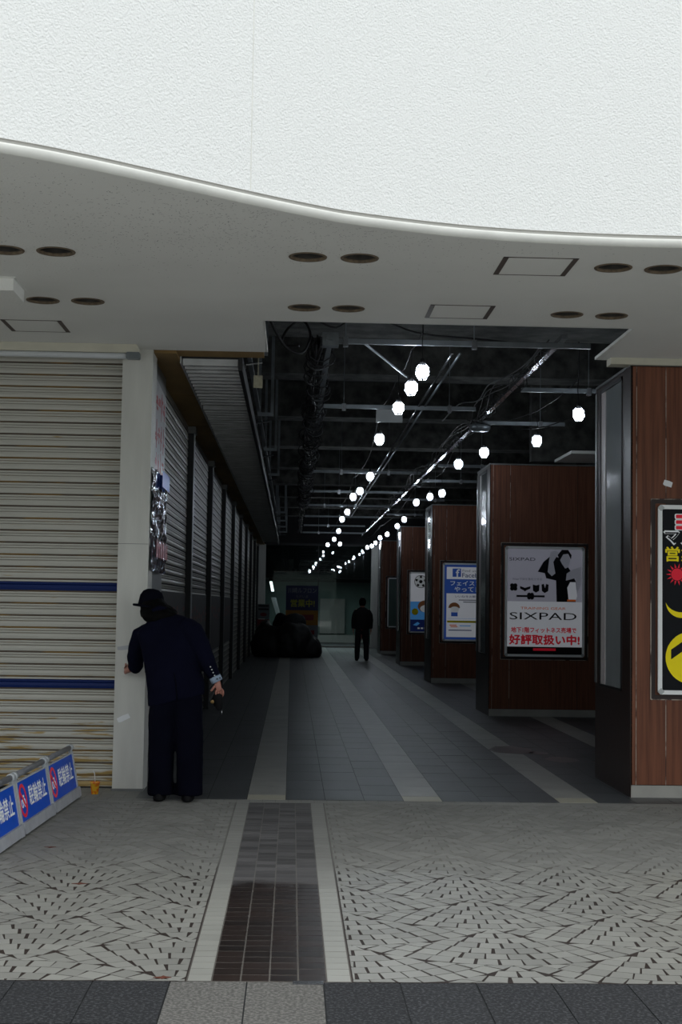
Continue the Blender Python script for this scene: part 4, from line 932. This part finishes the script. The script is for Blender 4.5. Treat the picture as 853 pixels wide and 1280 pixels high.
# banner stand in front of the glass
e = empty('banner_stand', (0.36, YG - 0.25, 0))
MB().box(-0.57, 0.57, 0.0, 0.02, 0.30, 2.17).build('board', 'sign_white', e, world=False)
MB().box(-0.57, 0.57, -0.003, 0.0, 1.30, 2.17).build('navy_area', 'sign_navy', e, world=False); MB().box(-0.57, 0.57, -0.003, 0.0, 0.78, 1.30).build('orange_area', 'sign_orange', e, world=False); MB().box(0.10, 0.45, -0.003, 0.0, 0.45, 0.60).build('red_area', 'sign_red', e, world=False)
lettering('川崎ルフロン', 0, 2.00, 1.0, 0.19, -0.005, 'sign_white', e, 0.02); lettering('ただいま', 0, 1.78, 0.42, 0.10, -0.005, 'sign_white', e, 0.01); lettering('営業中!', 0.02, 1.55, 0.84, 0.26, -0.005, 'sign_yellow', e, 0.05); lettering('SALE', 0.0, 1.05, 0.8, 0.2, -0.005, 'sign_red', e, 0.02) if False else MB().box(-0.4, 0.42, -0.005, -0.003, 0.95, 1.15).build('red_strip', 'sign_red', e, world=False)
MB().tube([(-0.55, 0.03, 0.0), (-0.55, 0.03, 2.17)], 0.015, 8).tube([(0.55, 0.03, 0.0), (0.55, 0.03, 2.17)], 0.015, 8).box(-0.57, 0.57, -0.15, 0.2, 0, 0.03).build('stand_legs', 'dark_metal', e, world=False)
tag(e, 'navy and orange banner board standing before the far glass', 'banner')
e = empty('small_sign', (-0.93, 47.0, 0), 0.0)
MB().box(-0.20, 0.20, 0, 0.03, 1.02, 1.50).build('board', 'sign_white', e, world=False); MB().box(-0.20, 0.20, 0, 0.03, 0.55, 1.0).build('lower_board', 'sign_red', e, world=False)
for z in (1.44, 1.33): MB().box(-0.17, 0.17, -0.004, 0, z - 0.03, z + 0.03).build('text_bar', 'sheet_black', e, world=False)
MB().prism_xz(ell(0, 1.16, 0.11, 0.06, 16), -0.004, 0).build('red_oval', 'sign_red', e, world=False)
MB().tube([(-0.18, 0.04, 0), (-0.18, 0.04, 1.5)], 0.012, 8).tube([(0.18, 0.04, 0), (0.18, 0.04, 1.5)], 0.012, 8).box(-0.2, 0.2, -0.1, 0.15, 0, 0.03).build('stand_legs', 'dark_metal', e, world=False)
tag(e, 'small dim sign with red oval beside the left end pillar', 'sign')
# covered heap
def blob(parts, name, mname, vox, fold, label, cat, seed):
    mb = MB()
    for cx, cy, cz, rx, ry, rz in parts:
        sg = 14; prof = []; b = len(mb.v)
        for i in range(1, 9):
            p = PI * i / 9
            for j in range(sg): t = 2 * PI * j / sg; mb.v.append((cx + rx * math.sin(p) * math.cos(t), cy + ry * math.sin(p) * math.sin(t), max(0.0, cz - rz * math.cos(p))))
        for i in range(7):
            for j in range(sg): mb.f.append([b + i * sg + j, b + i * sg + (j + 1) % sg, b + (i + 1) * sg + (j + 1) % sg, b + (i + 1) * sg + j]); mb.m.append(0)
        mb.f.append([b + j for j in range(sg)][::-1]); mb.m.append(0); mb.f.append([b + 7 * sg + j for j in range(sg)]); mb.m.append(0)
    me = remesh(mb, vox, 4, fold, 3.5, seed); me.materials.append(M[mname])
    for v in me.vertices: v.co.z = max(v.co.z, 0.0)
    return tag(link(name, me), label, cat)
blob([(-0.55, 41.2, 0.30, 0.62, 0.6, 0.62), (0.05, 41.0, 0.35, 0.65, 0.6, 0.68), (0.45, 41.0, 0.2, 0.45, 0.5, 0.45), (-0.78, 41.4, 0.45, 0.30, 0.4, 0.6)], 'tarp_heap', 'black_tarp', 0.05, 0.05, 'black tarp-covered heap on the floor before the far glass', 'heap', 1)
blob([(0.08, 41.3, 0.95, 0.36, 0.35, 0.32)], 'grey_bundle', 'grey_cloth', 0.04, 0.04, 'rounded grey bundle on top of the black heap', 'bundle', 2)
blob([(-0.30, 41.4, 1.06, 0.20, 0.2, 0.20), (-0.42, 41.4, 0.92, 0.15, 0.15, 0.15)], 'black_sack', 'black_bag', 0.03, 0.03, 'small black sack perched left of the grey bundle', 'sack', 3)

# ================================================================ BARRIER BOARDS
LEAN = math.atan(0.19)
def barrier():
    """local x runs along the board (to the right seen from the corridor), z up; faces local -Y; leans back"""
    e = empty('barrier_board', (0, 0, 0)); L = 0.94
    def bx(name, mname, *b): return MB().cbox(*b, 0.006).build(name, mname, e, world=False)
    bx('base_rail', 'barrier_grey', 0.01, L - 0.01, -0.03, 0.03, 0.012, 0.085)
    bx('blue_panel', 'barrier_blue', 0.03, L - 0.03, -0.006, 0.006, 0.085, 0.345)
    MB().box(0.0, 0.034, -0.014, 0.014, 0.0, 0.36).build('end_post', 'barrier_white', e, world=False); MB().box(L - 0.03, L, -0.014, 0.014, 0.0, 0.36).build('end_post', 'barrier_white', e, world=False)
    MB().box(0.03, L - 0.03, -0.010, 0.010, 0.343, 0.352).build('top_edge', 'barrier_white', e, world=False)
    MB().tube([(0.0, 0.0, 0.392), (L, 0.0, 0.392)], 0.021, 12).build('top_rail', 'rail_grey', e, True, False)
    for x in (0.030, L - 0.030): MB().tube([(x - 0.03, 0, 0.392), (x + 0.03, 0, 0.392)], 0.027, 12).tube([(x, 0, 0.35), (x, 0, 0.392)], 0.016, 8).build('rail_clamp', 'barrier_white', e, True, False)
    # printed no-bicycle mark and lettering
    cx, cz = 0.155, 0.215
    ring_xz(ell(cx, cz, 0.100, 0.110, 28), ell(cx, cz, 0.078, 0.088, 28), -0.0085, -0.006).build('red_ring', 'print_red', e, world=False)
    flat([(cx - 0.075, cz + 0.055), (cx - 0.058, cz + 0.072), (cx + 0.075, cz - 0.055), (cx + 0.058, cz - 0.072)], -0.0086, 'print_red', e, 'red_bar')
    for dx in (-0.034, 0.034): ring_xz(ell(cx + dx, cz - 0.018, 0.026, 0.028, 16), ell(cx + dx, cz - 0.018, 0.018, 0.020, 16), -0.0080, -0.006).build('wheel_print', 'print_white', e, world=False)
    flat([(cx - 0.034, cz - 0.02), (cx - 0.012, cz + 0.035), (cx + 0.028, cz + 0.035), (cx + 0.034, cz - 0.018), (cx + 0.022, cz + 0.02), (cx - 0.01, cz + 0.02)], -0.0079, 'print_white', e, 'bicycle_print')
    lettering('駐輪禁止', 0.585, 0.225, 0.52, 0.130, -0.0075, 'print_white', e, 0.03)
    # rear props
    MB().tube([(0.1, 0.02, 0.30), (0.1, 0.16, 0.03)], 0.01, 6).tube([(L - 0.1, 0.02, 0.30), (L - 0.1, 0.16, 0.03)], 0.01, 6).build('rear_prop', 'rail_grey', e, world=False)
    return e
b0 = barrier()
for i, lab in enumerate(('blue no bicycle parking barrier nearest the orange cup', 'blue no bicycle parking barrier, the middle one of three', 'blue no bicycle parking barrier cut by the left photo edge')):
    e = b0 if i == 0 else copy_tree(b0)
    a = 0.96 * (i + 1); dx, dy = -0.0415, -0.9991
    e.location = (-1.633 + dx * a, 11.27 + dy * a, 0.0); e.rotation_euler = (-LEAN, 0, PI / 2 - 0.0415)
    tag(e, lab, 'barrier', 'blue no bicycle parking barriers')
# drink cup
e = empty('drink_cup', (-1.535, 11.45, 0))
MB().lathe([(0.001, 0.0), (0.026, 0.0), (0.028, 0.004), (0.037, 0.085), (0.040, 0.088), (0.040, 0.094), (0.034, 0.094)], seg=20).build('cup_body', 'cup', e, True, False)
MB().lathe([(0.041, 0.090), (0.041, 0.097), (0.030, 0.101), (0.001, 0.101)], seg=20).build('lid', 'cup', e, True, False)
MB().tube([(0.0, 0.0, 0.10), (-0.005, 0, 0.16), (-0.018, 0.0, 0.185)], 0.004, 8).build('straw', 'straw', e, True, False)
tag(e, 'orange drink cup with white straw beside the shutter', 'cup')
for i, (x, y, s_) in enumerate(((-1.47, 8.99, 0.03), (-1.12, 7.85, 0.035), (-0.5, 5.93, 0.03))):
    p = [(x + s_ * r * math.cos(t * PI / 4), y + s_ * r * math.sin(t * PI / 4)) for t, r in enumerate((1.2, 0.6, 0.9, 0.4, 1.3, 0.6, 0.8, 0.5))]
    o = MB().prism_xy(p, 0.0008, 0.003).build('dry_leaf', 'leaf'); tag(o, ['red-brown leaf near the foot of the barriers', 'red-brown leaf on the left fan paving', 'red-brown scrap at the edge of the dark granite'][i], 'leaf')

# ================================================================ PEOPLE
def rings(mb, secs, seg=20):
    """secs: (centre, half width x, half depth y, tilt about Y)"""
    b = len(mb.v)
    for c, rx, ry, t in secs:
        for j in range(seg):
            a = 2 * PI * j / seg; ca, sa = math.cos(a), math.sin(a)
            px = rx * math.copysign(abs(ca) ** 0.8, ca); pyy = ry * math.copysign(abs(sa) ** 0.8, sa)
            mb.v.append((c[0] + px * math.cos(t), c[1] + pyy, c[2] + px * math.sin(t)))
    k = len(secs)
    for i in range(k - 1):
        for j in range(seg): mb.f.append([b + i * seg + j, b + i * seg + (j + 1) % seg, b + (i + 1) * seg + (j + 1) % seg, b + (i + 1) * seg + j]); mb.m.append(0)
    mb.f.append([b + j for j in range(seg)][::-1]); mb.m.append(0); mb.f.append([b + (k - 1) * seg + j for j in range(seg)]); mb.m.append(0)
def garment(mb, name, mname, parent, vox=0.011, sm=5, fold=0.006, fs=8, seed=0):
    me = remesh(mb, vox, sm, fold, fs, seed); me.materials.append(M[mname]); me.name = name; return link(name, me, parent, True)
def hand(mb_nodes, edges, at, wrist, palm, down, side, scale=1.0, curl=0.6, back=Vector((0, 1, 0))):
    """adds palm and five fingers to a skin graph; down = finger direction, side = thumb side"""
    n0 = len(mb_nodes); mb_nodes.append((wrist, 0.024 * scale)); edges.append((at, n0))
    mb_nodes.append((palm, (0.036 * scale, 0.018 * scale))); edges.append((n0, n0 + 1)); pi = n0 + 1
    for k in range(4):
        s_ = (1.5 - k) * 0.019 * scale; L = (0.030, 0.034, 0.032, 0.026)[k] * scale
        p = palm + down * 0.035 * scale + side * s_
        prev = pi; d = down.copy()
        for q in range(4):
            mb_nodes.append((p.copy(), (0.0095 - 0.0009 * q) * scale)); edges.append((prev, len(mb_nodes) - 1)); prev = len(mb_nodes) - 1
            d = (d + back * curl * (0.35 + 0.5 * q)).normalized(); p = p + d * L * (1.0 - 0.12 * q)
    p = palm + side * 0.030 * scale - down * 0.01 * scale; prev = pi; d = (side * 0.7 + down * 0.7).normalized()
    for q in range(3):
        mb_nodes.append((p.copy(), (0.011 - 0.001 * q) * scale)); edges.append((prev, len(mb_nodes) - 1)); prev = len(mb_nodes) - 1
        d = (d + back * 0.3 + down * 0.2).normalized(); p = p + d * 0.028 * scale

# ---- the man at the pillar
man = empty('person', (-0.88, 11.1, 0))
V = Vector
Wr = V((-0.565, 11.10, 0.925)); Wl = V((-1.285, 11.50, 0.985))
nodes = [(V((-0.89, 11.13, 0.86)), (0.08, 0.06)), (V((-0.92, 11.17, 1.08)), (0.08, 0.06)), (V((-0.98, 11.25, 1.26)), (0.08, 0.06)), (V((-1.04, 11.31, 1.40)), (0.055, 0.055)),
         (V((-1.085, 11.36, 1.47)), (0.07, 0.08)), (V((-1.10, 11.38, 1.53)), (0.07, 0.08)), (V((-1.105, 11.385, 1.57)), (0.05, 0.055)),
         (V((-0.79, 11.17, 1.29)), 0.04), (V((-0.665, 11.11, 1.11)), 0.034), (V((-1.17, 11.33, 1.25)), 0.04), (V((-1.23, 11.42, 1.10)), 0.034),
         (V((-0.985, 11.12, 0.50)), 0.055), (V((-0.985, 11.13, 0.10)), 0.04), (V((-0.77, 11.10, 0.50)), 0.055), (V((-0.77, 11.09, 0.10)), 0.04)]
edges = [(0, 1), (1, 2), (2, 3), (3, 4), (4, 5), (5, 6), (2, 7), (7, 8), (2, 9), (9, 10), (0, 11), (11, 12), (0, 13), (13, 14)]
hand(nodes, edges, 8, Wr, Wr + V((0.012, 0.0, -0.045)), V((0.15, 0.05, -0.98)).normalized(), V((-0.95, -0.3, -0.1)).normalized(), 1.0, 0.75, V((-0.35, 0.6, 0)).normalized())
hand(nodes, edges, 10, Wl, Wl + V((-0.035, 0.06, -0.02)), V((-0.25, 0.75, 0.25)).normalized(), V((0.1, 0.2, 0.95)).normalized(), 1.0, 0.15, V((1, 0.1, 0)).normalized())
body = skin(nodes, edges, 'skin', 'body', man)
# face details on the turned head
MB().lathe([(0.001, -0.03), (0.012, -0.02), (0.014, 0.0), (0.006, 0.02), (0.001, 0.024)], -1.168, 11.44, 10).build('nose', 'skin', man, True)
man.children[-1].location.z += 0 ; 
for v in man.children[-1].data.vertices: v.co.z += 1.50
for yy in (11.365,): MB().lathe([(0.001, 1.47), (0.010, 1.48), (0.014, 1.50), (0.010, 1.525), (0.001, 1.53)], -1.165, yy, 8).build('ear', 'skin', man, True)
# jacket
jk = MB()
rings(jk, [((-0.885, 11.13, 0.765), 0.225, 0.135, 0.24), ((-0.885, 11.13, 0.87), 0.225, 0.138, 0.16), ((-0.912, 11.145, 0.98), 0.218, 0.128, 0.05), ((-0.935, 11.17, 1.10), 0.215, 0.125, 0.04), ((-0.955, 11.21, 1.22), 0.225, 0.13, 0.05),
           ((-0.985, 11.245, 1.31), 0.225, 0.125, 0.12), ((-1.00, 11.27, 1.375), 0.175, 0.105, 0.22), ((-1.025, 11.30, 1.42), 0.095, 0.08, 0.25), ((-1.035, 11.31, 1.45), 0.065, 0.065, 0.25)], 24)
sl = [V((-0.835, 11.20, 1.335)), V((-0.765, 11.16, 1.30)), V((-0.705, 11.13, 1.20)), V((-0.665, 11.11, 1.10)), V((-0.615, 11.10, 1.00)), V((-0.578, 11.10, 0.945))]
jk.tube(sl, [0.082, 0.085, 0.074, 0.068, 0.058, 0.050], 16)
sr = [V((-1.13, 11.31, 1.29)), V((-1.185, 11.34, 1.26)), V((-1.215, 11.38, 1.17)), V((-1.235, 11.42, 1.09)), V((-1.235, 11.45, 1.02)), V((-1.262, 11.47, 0.985))]
jk.tube(sr, [0.078, 0.082, 0.075, 0.070, 0.062, 0.052], 16)
# pocket flaps and collar roll as raised volumes
jk.tube([V((-1.10, 11.21, 1.455)), V((-1.04, 11.235, 1.475)), V((-0.97, 11.25, 1.465))], [0.02, 0.026, 0.02], 10)
jacket = garment(jk, 'suit_jacket', 'navy_suit', man, 0.0105, 5, 0.009, 7, 2)
MB().box(-1.115, -1.09, 10.985, 10.995, 0.985, 1.0).build('pocket_edge', 'black_felt', man)
# rear vent of the jacket
MB().tube([V((-0.865, 10.992, 0.78)), V((-0.878, 10.995, 0.90)), V((-0.895, 11.012, 0.99))], [0.004, 0.005, 0.002], 6).build('rear_vent', 'black_felt', man, True)
# trousers
tr_ = MB()
rings(tr_, [((-0.985, 11.12, 0.045), 0.100, 0.095, 0), ((-0.988, 11.12, 0.20), 0.098, 0.095, 0), ((-0.99, 11.12, 0.45), 0.100, 0.100, 0), ((-0.985, 11.125, 0.65), 0.108, 0.115, 0), ((-0.955, 11.13, 0.80), 0.120, 0.120, 0), ((-0.93, 11.13, 0.92), 0.12, 0.11, 0)], 18)
rings(tr_, [((-0.762, 11.09, 0.045), 0.104, 0.095, 0), ((-0.765, 11.09, 0.20), 0.101, 0.095, 0), ((-0.77, 11.10, 0.45), 0.105, 0.100, 0), ((-0.785, 11.11, 0.65), 0.112, 0.115, 0), ((-0.81, 11.125, 0.80), 0.130, 0.120, 0), ((-0.84, 11.13, 0.92), 0.12, 0.11, 0)], 18)
garment(tr_, 'trousers', 'navy_trouser', man, 0.011, 5, 0.006, 9, 6)
for x, y, a in ((-0.995, 11.05, 0.0), (-0.775, 11.03, 0.1)):
    s_ = MB(); rings(s_, [((x, y + 0.10, 0.008), 0.045, 0.14, 0), ((x, y + 0.10, 0.02), 0.050, 0.145, 0), ((x, y + 0.09, 0.055), 0.046, 0.12, 0), ((x, y + 0.06, 0.085), 0.038, 0.07, 0)], 18); garment(s_, 'shoe', 'shoe', man, 0.008, 3, 0)
# shirt cuff with buttons
cu_ = MB(); cu_.tube([V((-0.588, 11.10, 0.960)), V((-0.566, 11.10, 0.918))], [0.047, 0.045], 18); cu_.build('shirt_cuff', 'shirt', man, True)
for k in range(4):
    p = V((-0.618 + 0.011 * k, 11.035, 1.035 - 0.022 * k)); MB().tube([p, p + V((0, -0.006, 0))], 0.0055, 8).build('cuff_button', 'straw', man, True)
for k in range(2):
    p = V((-0.566 + 0.022 * k, 11.052, 0.942 + 0.008 * k)); MB().tube([p, p + V((0, -0.004, 0))], 0.006, 8).build('cuff_button', 'dark_metal', man, True)
# hair: thick, falling to the collar
hr = MB()
rings(hr, [((-1.02, 11.24, 1.385), 0.11, 0.05, 0.2), ((-1.04, 11.27, 1.425), 0.145, 0.085, 0.15), ((-1.07, 11.32, 1.47), 0.130, 0.105, 0.1), ((-1.10, 11.36, 1.52), 0.100, 0.100, 0), ((-1.105, 11.375, 1.57), 0.07, 0.08, 0)], 20)
garment(hr, 'hair', 'hair', man, 0.009, 3, 0.008, 22, 9)
# bowler hat
ht = MB(); HC = V((-1.114, 11.375, 0))
hl = [(0.001, 1.632), (0.045, 1.627), (0.078, 1.608), (0.098, 1.572), (0.103, 1.525), (0.106, 1.492), (0.122, 1.480), (0.140, 1.478), (0.147, 1.486), (0.143, 1.496), (0.122, 1.498)]
ht.lathe(hl, HC.x, HC.y, 32)
hat = ht.build('bowler_hat', 'black_felt', man, True)
ang = 0.12
for v in hat.data.vertices:
    c_ = HC - V((-0.88, 11.1, 0)) + V((0, 0, 1.53)); p = v.co - c_
    v.co = c_ + V((p.x * math.cos(ang) + p.z * math.sin(ang), p.y, -p.x * math.sin(ang) + p.z * math.cos(ang)))
    v.co.x = c_.x + (v.co.x - c_.x) * (1.0 if v.co.x < c_.x else 0.93)
tag(man, 'man in navy suit and bowler hat, bending toward the pillar', 'person')
# black bag held in his right hand
e = empty('hand_bag', (-0.56, 11.10, 0.74))
bb = MB(); rings(bb, [((-0.545, 11.12, 0.70), 0.020, 0.016, 0.3), ((-0.555, 11.12, 0.735), 0.036, 0.026, 0.3), ((-0.565, 11.115, 0.79), 0.040, 0.026, 0.2), ((-0.565, 11.11, 0.825), 0.03, 0.022, 0.1)], 16)
garment(bb, 'pouch', 'black_bag', e, 0.007, 3, 0.004, 20, 4)
MB().tube([V((-0.585, 11.11, 0.82)), V((-0.575, 11.12, 0.868)), V((-0.55, 11.12, 0.868)), V((-0.545, 11.11, 0.82))], 0.006, 8).build('strap', 'black_bag', e, True)
MB().tube([V((-0.600, 11.075, 0.765)), V((-0.600, 11.070, 0.765))], 0.014, 10).build('brown_charm', 'brown_board', e, True)
MB().tube([V((-0.527, 11.09, 0.70)), V((-0.525, 11.09, 0.665))], 0.004, 6).build('metal_ring', 'bright_steel', e, True)
tag(e, 'small black pouch dangling from the suited man\'s right hand', 'bag')

# ---- the distant figure
fp = empty('person', (1.93, 38.9, 0)); X0, Y0 = 1.93, 38.9
nodes = [(V((X0, Y0, 0.92)), (0.14, 0.10)), (V((X0, Y0, 1.15)), (0.13, 0.09)), (V((X0, Y0, 1.36)), (0.14, 0.09)), (V((X0, Y0, 1.46)), 0.055), (V((X0, Y0, 1.56)), (0.075, 0.085)), (V((X0, Y0, 1.64)), (0.07, 0.08)),
         (V((X0 - 0.20, Y0, 1.36)), 0.05), (V((X0 - 0.25, Y0, 1.10)), 0.04), (V((X0 + 0.20, Y0, 1.36)), 0.05), (V((X0 + 0.25, Y0 + 0.02, 1.10)), 0.04),
         (V((X0 - 0.11, Y0, 0.5)), 0.07), (V((X0 - 0.13, Y0, 0.1)), 0.045), (V((X0 + 0.11, Y0 + 0.05, 0.5)), 0.07), (V((X0 + 0.13, Y0 + 0.08, 0.1)), 0.045)]
edges = [(0, 1), (1, 2), (2, 3), (3, 4), (4, 5), (2, 6), (6, 7), (2, 8), (8, 9), (0, 10), (10, 11), (0, 12), (12, 13)]
hand(nodes, edges, 7, V((X0 - 0.24, Y0 + 0.03, 0.86)), V((X0 - 0.24, Y0 + 0.04, 0.81)), V((0, 0.1, -1)).normalized(), V((0, 1, 0)), 1.0, 0.3, V((1, 0, 0)))
hand(nodes, edges, 9, V((X0 + 0.24, Y0 + 0.03, 0.86)), V((X0 + 0.24, Y0 + 0.04, 0.81)), V((0, 0.1, -1)).normalized(), V((0, 1, 0)), 1.0, 0.3, V((-1, 0, 0)))
skin(nodes, edges, 'skin', 'body', fp)
j = MB(); rings(j, [((X0, Y0, 0.86), 0.20, 0.13, 0), ((X0, Y0, 1.05), 0.185, 0.125, 0), ((X0, Y0, 1.28), 0.215, 0.125, 0), ((X0, Y0, 1.40), 0.17, 0.10, 0), ((X0, Y0, 1.46), 0.07, 0.07, 0)], 18)
j.tube([V((X0 - 0.15, Y0, 1.37)), V((X0 - 0.22, Y0, 1.26)), V((X0 - 0.25, Y0, 1.10)), V((X0 - 0.245, Y0 + 0.03, 0.88))], [0.07, 0.065, 0.058, 0.048], 12); j.tube([V((X0 + 0.15, Y0, 1.37)), V((X0 + 0.22, Y0, 1.26)), V((X0 + 0.25, Y0, 1.10)), V((X0 + 0.245, Y0 + 0.03, 0.88))], [0.07, 0.065, 0.058, 0.048], 12)
garment(j, 'jacket', 'dark_cloth', fp, 0.018, 4, 0.006, 7, 3)
t_ = MB()
for s_, dy in ((-1, 0.0), (1, 0.06)): rings(t_, [((X0 + s_ * 0.13, Y0 + dy, 0.05), 0.07, 0.075, 0), ((X0 + s_ * 0.12, Y0 + dy * 0.8, 0.45), 0.08, 0.085, 0), ((X0 + s_ * 0.09, Y0, 0.80), 0.105, 0.11, 0), ((X0 + s_ * 0.07, Y0, 0.92), 0.10, 0.10, 0)], 14)
garment(t_, 'trousers', 'dark_jeans', fp, 0.018, 4, 0.004, 9, 5)
for s_, dy in ((-1, 0.0), (1, 0.06)):
    q = MB(); x = X0 + s_ * 0.135; rings(q, [((x, Y0 + 0.05 + dy, 0.008), 0.045, 0.14, 0), ((x, Y0 + 0.05 + dy, 0.03), 0.05, 0.145, 0), ((x, Y0 + 0.02 + dy, 0.08), 0.042, 0.09, 0)], 14); garment(q, 'shoe', 'shoe', fp, 0.012, 3, 0)
h_ = MB(); rings(h_, [((X0, Y0 - 0.03, 1.50), 0.075, 0.06, 0), ((X0, Y0 - 0.01, 1.58), 0.095, 0.10, 0), ((X0, Y0, 1.66), 0.09, 0.10, 0), ((X0, Y0, 1.72), 0.05, 0.055, 0)], 16); garment(h_, 'hair', 'hair', fp, 0.015, 3, 0.006, 12, 7)
tag(fp, 'distant person in dark clothes standing before the far glass', 'person')
